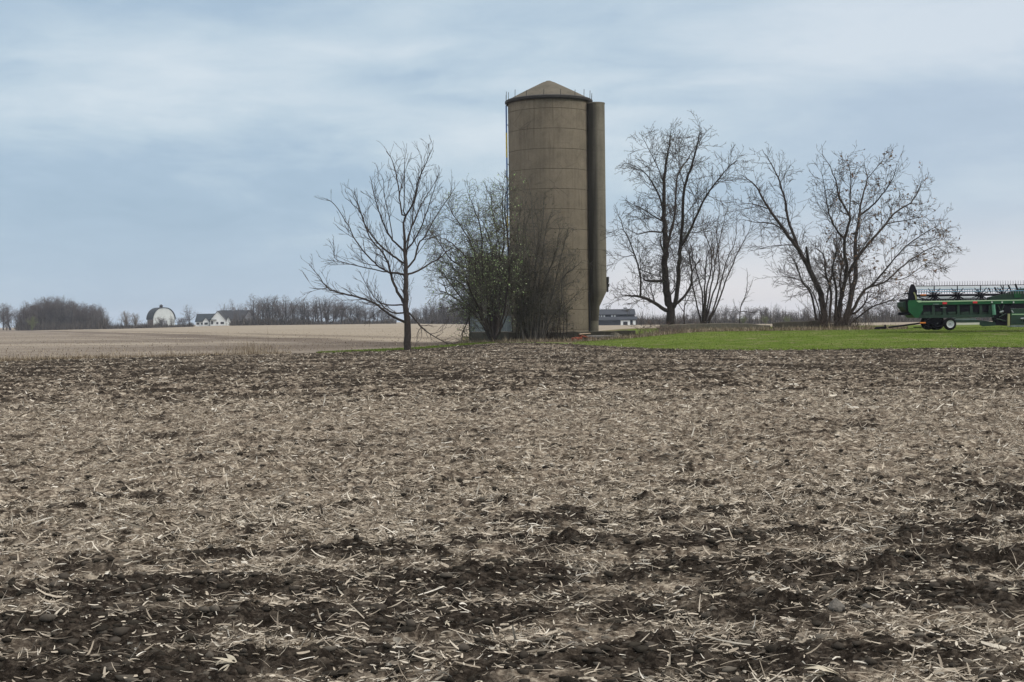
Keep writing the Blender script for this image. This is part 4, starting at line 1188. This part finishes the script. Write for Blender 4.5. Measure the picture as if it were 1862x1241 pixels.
mb = MB(); hpoly(mb, [(1715, 603), (XE, 595), (XE, 603), (1715, 612)], -.035, -.021); mb.build('panel_edge', M_PALE_EDGE, hd)
mb = MB(); hpoly(mb, [(1700, 738), (XE, 730), (XE, 752), (1700, 758)], .05, .5); mb.build('float_skid', M_STEEL, hd)
MB().tube([hq(1812, 660, -.1), hq(1900, 655, -.1)], .06, 8).build('roller', M_STEEL, hd)
for x, z_ in ((905, 474), (1268, 464)): MB().box(hq(x, z_, -.105), (.26, .03, .12), bev=.01).build('reflector', M_REFR, hd)
MB().box(hq(690, 370, .66), (.34, .03, .07)).build('marker', M_AMB, hd)
for x in (1470, 1592, 1730): MB().box(hq(x, 462, -.11), (.07, .04, .09)).build('lamp', M_RIMW, hd)
for x, z_ in ((800, 485), (890, 527)): MB().box(hq(x, z_, -.095), (.36, .02, .03)).build('decal_strip', M_STEEL, hd)

# trailer under it
tr = thing('header_trailer', 'low green header trailer with two small wheels and a long black tongue', 'trailer', (base.x, HY, hz))
mb = MB(); hpoly(mb, [(1030, 676), (1300, 676), (1520, 700), (1560, 740), (1380, 752), (1290, 712), (1030, 706)], .05, .25); mb.build('frame', GREEND, tr)
mb = MB(); hpoly(mb, [(1040, 650), (1100, 642), (1200, 648), (1290, 655), (1300, 676), (1040, 676)], .1, .6); mb.build('cradle', M_CANV, tr)
mb = MB(); hpoly(mb, [(1020, 710), (1320, 705), (1320, 730), (1020, 736)], -.12, .05); mb.build('pale_rail', mat('cream_rail', (.62, .60, .50), .5, var=.1), tr)
mb = MB(); hpoly(mb, [(560, 756), (690, 756), (690, 766), (560, 768)], .2, .5); mb.build('jack_plate', M_BLKP, tr)
MB().tube([hq(690, 702, .1), hq(560, 722, .1), hq(240, 764, .1)], .05, 8).build('tongue', M_BLKP, tr)
mb = MB().box(hq(150, 768, .1), (.62, .14, .13), bev=.02).box(hq(105, 776, .1), (.30, .2, .09), bev=.02).box(hq(200, 752, .1), (.1, .1, .2), bev=.02); mb.build('hitch', M_BLKP, tr)
MB().box(hq(650, 708, .05), (.34, .06, .08)).build('marker', M_AMB, tr)


def wheel(zx, zy, d, r_, w_, name='wheel', rm=None):
    c = hq(zx, zy, 0); c.y = d
    wl = MB().lathe([(r_ * .60, -w_ / 2), (r_ * .86, -w_ / 2), (r_ * .96, -w_ * .38), (r_, -w_ * .2), (r_, w_ * .2), (r_ * .96, w_ * .38), (r_ * .86, w_ / 2), (r_ * .60, w_ / 2)], 28, (0, 0, 0), 'Y').build('tyre', M_TYRE, None, smooth=True)
    root = put(name, None, tr); root.location = c; wl.parent = root
    MB().lathe([(.001, -w_ * .22), (r_ * .18, -w_ * .24), (r_ * .20, -w_ * .38), (r_ * .26, -w_ * .38), (r_ * .28, -w_ * .20), (r_ * .46, -w_ * .22), (r_ * .56, -w_ * .46), (r_ * .62, -w_ * .50), (r_ * .62, w_ * .4)], 28, (0, 0, 0), 'Y').build('rim', rm or M_RIMW, root, smooth=True)
    hb = MB().lathe([(.001, -w_ * .34), (r_ * .13, -w_ * .34), (r_ * .15, -w_ * .2)], 12, (0, 0, 0), 'Y').build('hub', M_STEEL, root)


wheel(962, 722, -.15, .375, .26); wheel(880, 722, 1.6, .375, .26, rm=M_BLKP)
wheel(838, 706, .35, .44, .28, rm=M_BLKP); wheel(760, 706, .9, .44, .28, rm=M_BLKP)
mb = MB(); hpoly(mb, [(690, 690), (760, 655), (860, 652), (890, 700), (700, 740)], .2, .6); mb.build('axle_block', M_BLKP, tr)

# ------------------------------------------------------------------ husks and stones singled out in the near field
M_HUSK = mat('dry_husk', (.52, .46, .35), .8, var=.3, vscale=30, bump=.3, bscale=60); M_STONE = mat('field_stone', (.15, .135, .115), .9, var=.35, vscale=14, bump=.5, bscale=30)


def field_at(u, v):
    d = CM @ Vector(((u - CU) / F, -(v - CV) / F, -1.0)); t = -CAMZ / d.z
    return Vector((d.x * t, d.y * t, gz(d.x * t, d.y * t)))


def husk(u, v, s, seed, label, n=6, spread=1.6, yaw0=0.0):
    g = rng(seed); p = field_at(u, v)
    yaw = yaw0 + g.uniform(-spread, spread, n); P0 = np.zeros((n, 3)); P0[:, 2] = .012
    V, Q = strips(P0, yaw, g.uniform(.05, .55, n), s * g.uniform(.6, 1.1, n), s * g.uniform(.12, .26, n), g.uniform(-1.2, .1, n), g.normal(0, .7, n), K=6, taper=.75)
    o = put('corn_husk', mesh_np('corn_husk', V, Q, M_HUSK, True), None, p); tag(o, label, 'husk')


husk(430, 1222, .16, 1, 'big torn corn husk lying at the bottom edge of the photo, left of centre', 8, 1.4, 3.3)
husk(1812, 1092, .15, 2, 'pale open corn husk with three long leaves, near the right edge of the field', 6, 1.2, .2)
husk(1295, 1103, .09, 3, 'small rounded pale corn husk, left of the triangular stone', 6, 3)
husk(1212, 1046, .12, 4, 'flat pale husk leaf lying on the dark ridge at centre right', 4, .6, .1)
husk(868, 998, .10, 5, 'single pale curled husk leaf in the middle of the field', 3, .5, .3)
husk(1525, 1232, .17, 6, 'long pale husk leaves at the bottom right edge', 7, .5, 3.0)
husk(812, 1136, .06, 7, 'whitish torn husk scrap below the middle of the field', 5, 3)
husk(1630, 1012, .13, 8, 'pale husk heap beside the dark patch at right', 6, 1.0, .4)


def stone(u, v, sx_, sz_, seed, label):
    import bmesh
    bm = bmesh.new(); bmesh.ops.create_icosphere(bm, subdivisions=3, radius=1)
    g = rng(seed)
    for vv in bm.verts:
        n = float(fbm(np.array([vv.co.x * 1.3 + seed]), np.array([vv.co.y * 1.3 + vv.co.z * 1.7]), 3)[0])
        vv.co *= 1 + .22 * n
        k = 1 - .55 * max(0, vv.co.z); vv.co.x *= sx_ * k; vv.co.y *= sx_ * .8 * k; vv.co.z *= sz_
    me = bpy.data.meshes.new('stone'); bm.to_mesh(me); bm.free(); me.materials.append(M_STONE)
    p = field_at(u, v); tag(put('stone', me, None, (p.x, p.y, p.z + sz_ * .25)), label, 'stone')


stone(1520, 1115, .048, .042, 3, 'triangular grey stone on the dark ridge at lower right')
stone(1575, 1112, .034, .020, 5, 'flat low stone just right of the triangular stone')
stone(1040, 1176, .030, .016, 6, 'small flat stone chip on the dark ridge, bottom centre'); stone(768, 1175, .026, .015, 8, 'square grey stone left of the bottom centre')

# ------------------------------------------------------------------ far trees, farm and houses
def proto(seed, h, w_, lean=0.0, stems=1, mt=None, mw=None, dens=1.0, forks=7, rough=.14):
    """a far tree h metres tall, w_ wide; returns the thing (its copies share the meshes)"""
    rnd = random.Random(seed); root = put('far_tree', None, loc=(0, 0, 0))
    limbs = []
    for s_ in range(stems):
        x0_ = rnd.uniform(-.3, .3) * (stems > 1); ht = h * rnd.uniform(.68, .80)
        top = Vector((x0_ + lean + rnd.uniform(-1, 1) * w_ * (.22 if stems > 1 else .08), rnd.uniform(-.6, .6), ht))
        q = [Vector((x0_, 0, -.6)).lerp(top, t) + Vector((rnd.gauss(0, .16), rnd.gauss(0, .16), 0)) * (t > 0) for t in (0, .14, .3, .5, .75, 1)]
        r = [h * .020 * (1 - t) + .03 for t in (0, .14, .3, .5, .75, 1)]
        limbs.append((q, r))
        for k in range(forks if stems == 1 else 4):
            t = rnd.uniform(.2, .8); f = t * 5; i = int(f); p = q[i].lerp(q[i + 1], f - i)
            a = rnd.uniform(0, 6.283); el_ = rnd.uniform(.05, 1.25); ln = w_ * .46
            e = Vector((math.cos(a) * math.cos(el_) * ln + x0_, math.sin(a) * math.cos(el_) * ln, h * .42 + math.sin(el_) * h * .47))
            m = p.lerp(e, .5) + Vector((0, 0, -ln * .08))
            limbs.append(([p, p.lerp(m, .5), m, m.lerp(e, .5) + Vector((0, 0, ln * .05)), e], [r[i] * .55, r[i] * .45, r[i] * .35, .06, .03]))
    V, Q = tubes([(q, r) for q, r in limbs], 6) if len({len(q) for q, r in limbs}) else None
    put('trunk', mesh_np('trunk', V, Q, mt, True), root)
    out = []
    P = dict(fall=.45, levels=3, dens=[1.25 * dens, 1.5 * dens, 1.5 * dens], len=[w_ * .27, w_ * .16, w_ * .09], angle=(25, 70), up=.03, rmin=.026, rlev=[.07, .042, .030], wig=rough, t0=.12)
    for q, r in limbs: grow(rnd, q, r, 0, out, P)
    V, Q = tubes([(q, r) for q, r, l in out], 3)
    put('crown', mesh_np('crown', V, Q, mw, True), root)
    return root


def copy_tree(o):
    c = o.copy(); COL.objects.link(c)
    for ch in o.children:
        d = ch.copy(); COL.objects.link(d); d.parent = c; d.matrix_parent_inverse = ch.matrix_parent_inverse.copy()
    return c


FT1 = bark('far_bark', (.055, .050, .052)); FW1 = bark('far_twigs_brown', (.115, .095, .086)); FW2 = bark('far_twigs_grey', (.14, .13, .12)); FW3 = bark('far_twigs_tan', (.20, .165, .135))
FG = bark('far_twigs_green', (.15, .165, .075))
protos = {'oak': proto(1, 15, 13, mt=FT1, mw=FW1, dens=1.1), 'ash': proto(2, 16, 12, mt=FT1, mw=FW2, dens=.85, forks=9), 'elm': proto(3, 17, 15, stems=3, mt=FT1, mw=FW2, dens=.8),
          'tan': proto(4, 11, 8, stems=4, mt=FW3, mw=FW3, dens=1.3), 'thick': proto(5, 15, 13, stems=2, mt=FT1, mw=FW1, dens=1.45, forks=9), 'round': proto(6, 10, 9.5, mt=FT1, mw=FW1, dens=1.5, forks=10), 'greenish': proto(7, 9, 7, stems=4, mt=FG, mw=FG, dens=1.4)}
PH = dict(oak=15, ash=16, elm=17, tan=11, thick=15, round=10, greenish=9)
used_p = set()
g = rng(90)


def far_tree(kind, u, dist, v_top, label, group=None, wk=1.0, v_base=None):
    p = W(u, v_top, dist); x = p.x; zb = float(h0(np.array([x]), np.array([dist]))[0])
    if v_base is not None: zb = min(zb + 3, W(u, v_base, dist).z)
    o = protos[kind] if kind not in used_p else copy_tree(protos[kind]); used_p.add(kind)
    s = (p.z - zb) / PH[kind]; wk = wk * 1.12; o.location = (x, dist, zb); o.scale = (s * wk, s * wk, s); o.rotation_euler = (0, 0, g.uniform(0, 6.283))
    for k_ in ('group',):
        if k_ in o: del o[k_]
    tag(o, label, 'tree', group); return o


# left wood
prof_u = [-60, 0, 26, 40, 70, 90, 120, 150, 172, 188, 196]; prof_v = [545, 546, 556, 546, 537, 534, 536, 545, 549, 556, 566]
for i in range(46):
    u = 34 + 158 * (i + .5) / 46 + g.normal(0, 2.0); d = g.uniform(690, 800)
    far_tree(['thick', 'thick', 'oak', 'elm'][i % 4], u, d, float(np.interp(u, prof_u, prof_v)) + g.uniform(-3, 9) + (10 if i % 3 == 0 else 0), 'brown leafless tree in the dense wood at the far left', 'trees of the dense wood at the far left', .95)
for i, u in enumerate((-42, -24, -8, 6, 18)):
    far_tree(['oak', 'thick', 'oak'][i % 3], u, 740 + 12 * i, 546 + 3 * (i % 2), 'leafless tree at the left edge of the photo, apart from the dense wood', 'trees at the left edge', 1.0)
far_tree('greenish', 58, 665, 571, 'small yellow green tree in front of the dense wood at the far left')
far_tree('tan', 12, 655, 590, 'tiny pale shrub before the trees at the left edge')
far_tree('tan', 229, 740, 562, 'pale tan bushy tree, left one of the pair left of the white barn', 'pale trees left of the barn')
far_tree('tan', 246, 745, 566, 'pale tan bushy tree, right one of the pair left of the white barn', 'pale trees left of the barn')
far_tree('round', 292, 690, 573, 'small round brown tree in front of the white barn', wk=.95)
far_tree('oak', 312, 695, 572, 'small bare tree before the right edge of the white barn', wk=.8)
far_tree('oak', 345, 700, 550, 'rounded leafless tree standing between the white barn and the white farmhouse', wk=.8)
for u in (325, 334): far_tree('round', u, 715, 575, 'low purple brown bush between the barn and the rounded tree', 'low bushes between barn and tree', 1.1)
for i, (u, vt) in enumerate([(404, 546), (424, 541), (443, 548)]): far_tree(['ash', 'oak', 'elm'][i], u, 830, vt, 'leafless tree rising behind the dark roof of the farmhouse', 'trees behind the farmhouse', .8)
far_tree('oak', 431, 745, 560, 'dark bare tree standing right in front of the grey part of the farmhouse', wk=.9)
far_tree('round', 452, 742, 576, 'low dark bush before the right gable end of the farmhouse', wk=1.1)
row = [(462, 536), (478, 534), (492, 536), (507, 541), (520, 538), (533, 543), (546, 546), (560, 541), (573, 537), (586, 541), (598, 538), (611, 542), (623, 545), (636, 546), (650, 549), (664, 552), (678, 551), (692, 556), (705, 562)]
for i, (u, vt) in enumerate(row):
    for j in range(2):
        uu_ = u + (7 if j else 0) + g.normal(0, 1.5)
        far_tree(['oak', 'ash', 'elm', 'oak'][(i + j) % 4], uu_, 690 + 35 * j + g.uniform(-10, 10), vt - 5 + (6 if j else 0) + g.uniform(-2, 3), 'bare tree in the long row between the farmhouse and the lone tree', 'row of bare trees beyond the far field', 1.12)
for i in range(20):
    u = 752 + 6.6 * i; far_tree(['elm', 'thick', 'ash'][i % 3], u, 690 + g.uniform(0, 60), float(np.interp(u, [750, 770, 800, 850, 900], [562, 548, 541, 545, 552])) + g.uniform(-2, 6), 'bare tree in the distant belt behind the lone tree and the shrub', 'trees of the belt left of the silo', .85)
# right belt, low and hazy
for i in range(58):
    u = 1150 + 15.5 * i + g.normal(0, 4); d = g.uniform(520, 660)
    vt = float(np.interp(u, [1140, 1200, 1260, 1300, 1380, 1450, 1500, 1600, 1660, 1760, 2000], [577, 572, 560, 553, 549, 556, 560, 552, 543, 550, 552])) + g.uniform(-3, 9)
    far_tree(['thick', 'oak', 'round', 'elm'][i % 4], u, d, vt, 'blue grey tree in the distant belt beyond the lawn on the right', 'trees of the distant belt on the right', 1.25)
for u in (1352, 1392, 1430): far_tree('greenish', u, 430, 572, 'pale green bush far beyond the low wall', 'pale green bushes beyond the wall', 1.6)
far_tree('ash', 1105, 500, 548, 'thin bare tree rising behind the grey house on the right', wk=.8)
for u in (1166, 1182, 1200, 1236, 1256): far_tree('round', u, 330, 577, 'low bare bush beyond the wall, right of the grey house', 'low bushes beyond the wall', 1.3)


def undergrowth(name, label, u0, u1, dist, dd, hgt, n, m, seed):
    g = rng(seed); u = g.uniform(u0, u1, n); y = dist + g.uniform(-dd, dd, n); x = (u - CU) / F * y; z = h0(x, y)
    L = hgt * np.exp(g.normal(0, .35, n)); k = .55 + .6 * ss(fbm(x * .06, y * .03, 3), -.5, .5)
    V, Q = strips(np.stack([x, y, z - .3], -1), g.uniform(0, 6.283, n), 1.3 + g.normal(0, .45, n), L * k, np.full(n, .22), g.normal(0, .5, n), g.normal(0, .4, n), K=3, taper=.6)
    tag(put(name, mesh_np(name, V, Q, m)), label, 'undergrowth', kind='stuff')


M_UG = island_mat('undergrowth', [(0, (.035, .030, .028)), (.5, (.075, .064, .056)), (1, (.15, .13, .105))])
undergrowth('undergrowth', 'dark scrub filling the foot of the wood at the far left', 30, 196, 700, 20, 4.2, 6500, M_UG, 1)
undergrowth('undergrowth', 'dark low scrub round the white barn, left of the farmhouse', 196, 352, 684, 10, 1.8, 5500, M_UG, 2)
undergrowth('undergrowth', 'dark hedge bottom under the row of bare trees right of the farmhouse', 419, 720, 684, 10, 2.6, 8500, M_UG, 5)
undergrowth('undergrowth', 'dark scrub under the distant belt left of the silo', 740, 900, 686, 12, 4.0, 6500, M_UG, 3)
undergrowth('undergrowth', 'grey scrub at the foot of the distant belt on the right', 1120, 2000, 500, 22, 2.6, 15000, M_UG, 4)

M_WHT = mat('white_siding', (.86, .88, .87), .7, var=.08, vscale=.5); M_SLATE = mat('dark_blue_roof', (.020, .032, .042), .9, var=.25, vscale=.6); M_GROOF = mat('grey_shingle', (.038, .040, .046), .95, var=.3, vscale=.6)
M_GLS = mat('dark_glass', (.02, .023, .028), .15); M_BRK = mat('brown_barn_side', (.15, .12, .105), .9, var=.25, vscale=.5); M_GSID = mat('grey_siding', (.25, .26, .28), .8, var=.15, vscale=.6)


def arch_barn(u0, u1, v_top, v_base, dist):
    A = W(u0, v_base, dist); B = W(u1, v_base, dist); T = W((u0 + u1) / 2, v_top, dist)
    w2 = (B.x - A.x) / 2; hh = T.z - A.z; w2 /= math.cos(R(33)); root = thing('arched_barn', 'white barn with a rounded gothic arched roof, far left beyond the field', 'barn', ((A.x + B.x) / 2, dist, A.z), R(33))
    wl = .34 * hh; n = 9
    def arch(s): return [(w2 * s * math.cos(t * math.pi / 2) ** .80, wl + (hh - wl) * math.sin(t * math.pi / 2) ** 1.12) for t in np.linspace(0, 1, n)]
    right = arch(1); left = arch(-1)[::-1][1:]
    poly = [(w2 * .96, -.6), (w2 * .96, wl)] + [(x * .96, z * .985) for x, z in right[1:]] + [(x * .96, z * .985) for x, z in left[:-1]] + [(-w2 * .96, wl), (-w2 * .96, -.6)]
    ln = 9.0
    MB().prism(poly, 1, 0, ln).build('wall', mat('barn_white', (.62, .66, .65), .8, var=.15, vscale=.5), root)
    curve = right + left; rf = MB(); m = len(curve)
    for yy in (-.35, ln + .35):
        rf.v += [(x * 1.02, yy, z) for x, z in curve] + [(x * 1.02 * 1.03, yy, z + .22) for x, z in curve]
    for i in range(m - 1):
        rf.f += [(i, i + 1, 2 * m + i + 1, 2 * m + i), (m + i, m + i + 1, 3 * m + i + 1, 3 * m + i), (i, i + 1, m + i + 1, m + i), (2 * m + i, 2 * m + i + 1, 3 * m + i + 1, 3 * m + i)]
    roof_ = rf.build('roof', M_SLATE, root)
    MB().box((-w2 * .97, ln / 2, wl / 2 - .3), (.12, ln * .98, wl + .5)).build('side_wall', M_BRK, root)
    cu = MB().box((0, ln * .45, hh + .5), (1.3, 1.3, 1.0)).add([(-.9, ln * .45 - .9, hh + 1.0), (.9, ln * .45 - .9, hh + 1.0), (.9, ln * .45 + .9, hh + 1.0), (-.9, ln * .45 + .9, hh + 1.0), (0, ln * .45, hh + 1.9)], [(0, 1, 4), (1, 2, 4), (2, 3, 4), (3, 0, 4), (0, 3, 2, 1)])
    cu.build('cupola', M_GROOF, roof_)
    MB().box((0, -.04, 1.2), (3.2, .10, 3.0)).build('door', M_GSID, root)


arch_barn(281, 316, 560, 593, 760)


def gable(root, x0, x1, y0, y1, z0, ze, zr, axis, mw, mr, roofname='roof', over=.35):
    """a pitched wing; axis 'x' ridge along x, 'y' ridge towards the viewer"""
    if axis == 'y':
        xm = (x0 + x1) / 2
        w_ = MB().prism([(x0, z0), (x1, z0), (x1, ze), (xm, zr - .02), (x0, ze)], 1, y0, y1).build('wall', mw, root)
        t = .22; k = (zr - ze) / (xm - x0)
        mb = MB().prism([(x0 - over, ze - k * over), (xm, zr), (x1 + over, ze - k * over), (x1 + over, ze - k * over + t), (xm, zr + t * 1.2), (x0 - over, ze - k * over + t)], 1, y0 - over, y1 + .1)
    else:
        ym = (y0 + y1) / 2
        w_ = MB().prism([(y0, z0), (y1, z0), (y1, ze), (ym, zr - .02), (y0, ze)], 0, x0, x1).build('wall', mw, root)
        t = .22; k = (zr - ze) / (ym - y0)
        mb = MB().prism([(y0 - over, ze - k * over), (ym, zr), (y1 + over, ze - k * over), (y1 + over, ze - k * over + t), (ym, zr + t * 1.2), (y0 - over, ze - k * over + t)], 0, x0 - over, x1 + over)
    return w_, mb.build(roofname, mr, root)


def house(dist=760):
    ppm = F / dist
    o = W(355, 592, dist); root = thing('farmhouse', 'long white farmhouse with dark roofs and two white gables beyond the field', 'house', (o.x, dist, o.z))
    m = lambda px: px / ppm
    X = lambda u: m(u - 355); Zv = lambda v: m(592 - v)
    gable(root, X(356), X(389), 0, 9, -1, Zv(585), Zv(572), 'x', M_WHT, M_SLATE)
    gable(root, X(370), X(381), -1.6, 3, -1, Zv(585), Zv(578.5), 'y', M_WHT, M_SLATE)
    gable(root, X(384), X(412), -2.4, 8, -1, Zv(583), Zv(567), 'y', M_WHT, M_GROOF)
    gable(root, X(396), X(452), .6, 12, -1, Zv(582), Zv(566), 'x', M_GSID, M_GROOF)
    gable(root, X(413), X(420), -1.8, 3, -1, Zv(584), Zv(578), 'y', M_WHT, M_GROOF)
    gable(root, X(440), X(468), -1.0, 10, -1, Zv(587), Zv(567), 'y', M_GSID, M_GROOF)
    for u, wd in ((360, 5), (368, 5), (376, 6)):
        f = MB().box((X(u), -1.66 if u > 371 else -.05, Zv(589.0)), (m(wd), .12, m(3.6))).build('window', M_GLS, root)
    MB().box((X(387.5), -2.45, Zv(587.5)), (m(3.4), .12, m(6))).build('door', M_GLS, root)
    for u, wd in ((397, 3.5), (406, 6)): MB().box((X(u), -2.45, Zv(588.3)), (m(wd), .12, m(3.8))).build('window', M_GLS, root)
    MB().box((X(389), -2.9, Zv(582.5)), (m(13), 1.2, .25)).build('porch_roof', M_GROOF, root)
    for u in (429, 437): MB().box((X(u), .55, Zv(587)), (m(4), .12, m(3.5))).build('window', M_GLS, root)
    for u in (421, 444): MB().box((X(u), 6.0, Zv(563.5)), (m(4.5), 1.2, m(6.5))).build('chimney', M_GSID, root)


house()


def house2(dist=450):
    ppm = F / dist; m = lambda px: px / ppm
    o = W(1078, 594, dist); root = thing('grey_house', 'distant grey two storey house with a flat-looking blue grey roof, right of the silo', 'house', (o.x, dist, o.z))
    X = lambda u: m(u - 1078); Zv = lambda v: m(594 - v)
    M_G = mat('blue_grey_siding', (.028, .034, .046), .8, var=.2, vscale=.8)
    gable(root, X(1076), X(1154), 0, 8, -1, Zv(573), Zv(564.5), 'x', M_G, M_G)
    gable(root, X(1076), X(1156), -2.6, -.05, -1, Zv(582.5), Zv(578.5), 'x', M_G, M_G)
    for u in (1089, 1094, 1099, 1113, 1118): MB().box((X(u), -.02, Zv(575.5)), (m(3), .1, m(3.4))).build('window', M_WHT, root)
    MB().box((X(1138.5), 3.0, Zv(562.5)), (m(6), 1.2, m(5))).build('chimney', M_GSID, root)
    MB().box((X(1136), -2.66, Zv(588)), (m(17), .1, m(8.5))).build('garage_wall', M_WHT, root)
    MB().box((X(1136), -2.75, Zv(589)), (m(8), .08, m(6))).build('garage_door', M_GLS, root)
    MB().box((X(1152), -2.66, Zv(588)), (m(5), .1, m(8))).build('porch_wall', M_WHT, root)


house2()

# ------------------------------------------------------------------ air
hz_ = MB().box((0, 900, 15.0), (5600, 5600, 38.0))
M_HZ = bpy.data.materials.new('haze'); M_HZ.use_nodes = True
ht = M_HZ.node_tree; ht.nodes.clear(); hn = NT(ht)
vol = hn.n('ShaderNodeVolumePrincipled', {'Color': (.86, .90, 1.0, 1), 'Density': .00017, 'Anisotropy': .2})
ho = hn.n('ShaderNodeOutputMaterial'); ht.links.new(vol.outputs[0], ho.inputs['Volume'])
hzo = hz_.build('haze', M_HZ); tag(hzo, 'faint blue spring haze in the air over the fields', 'haze', kind='stuff')
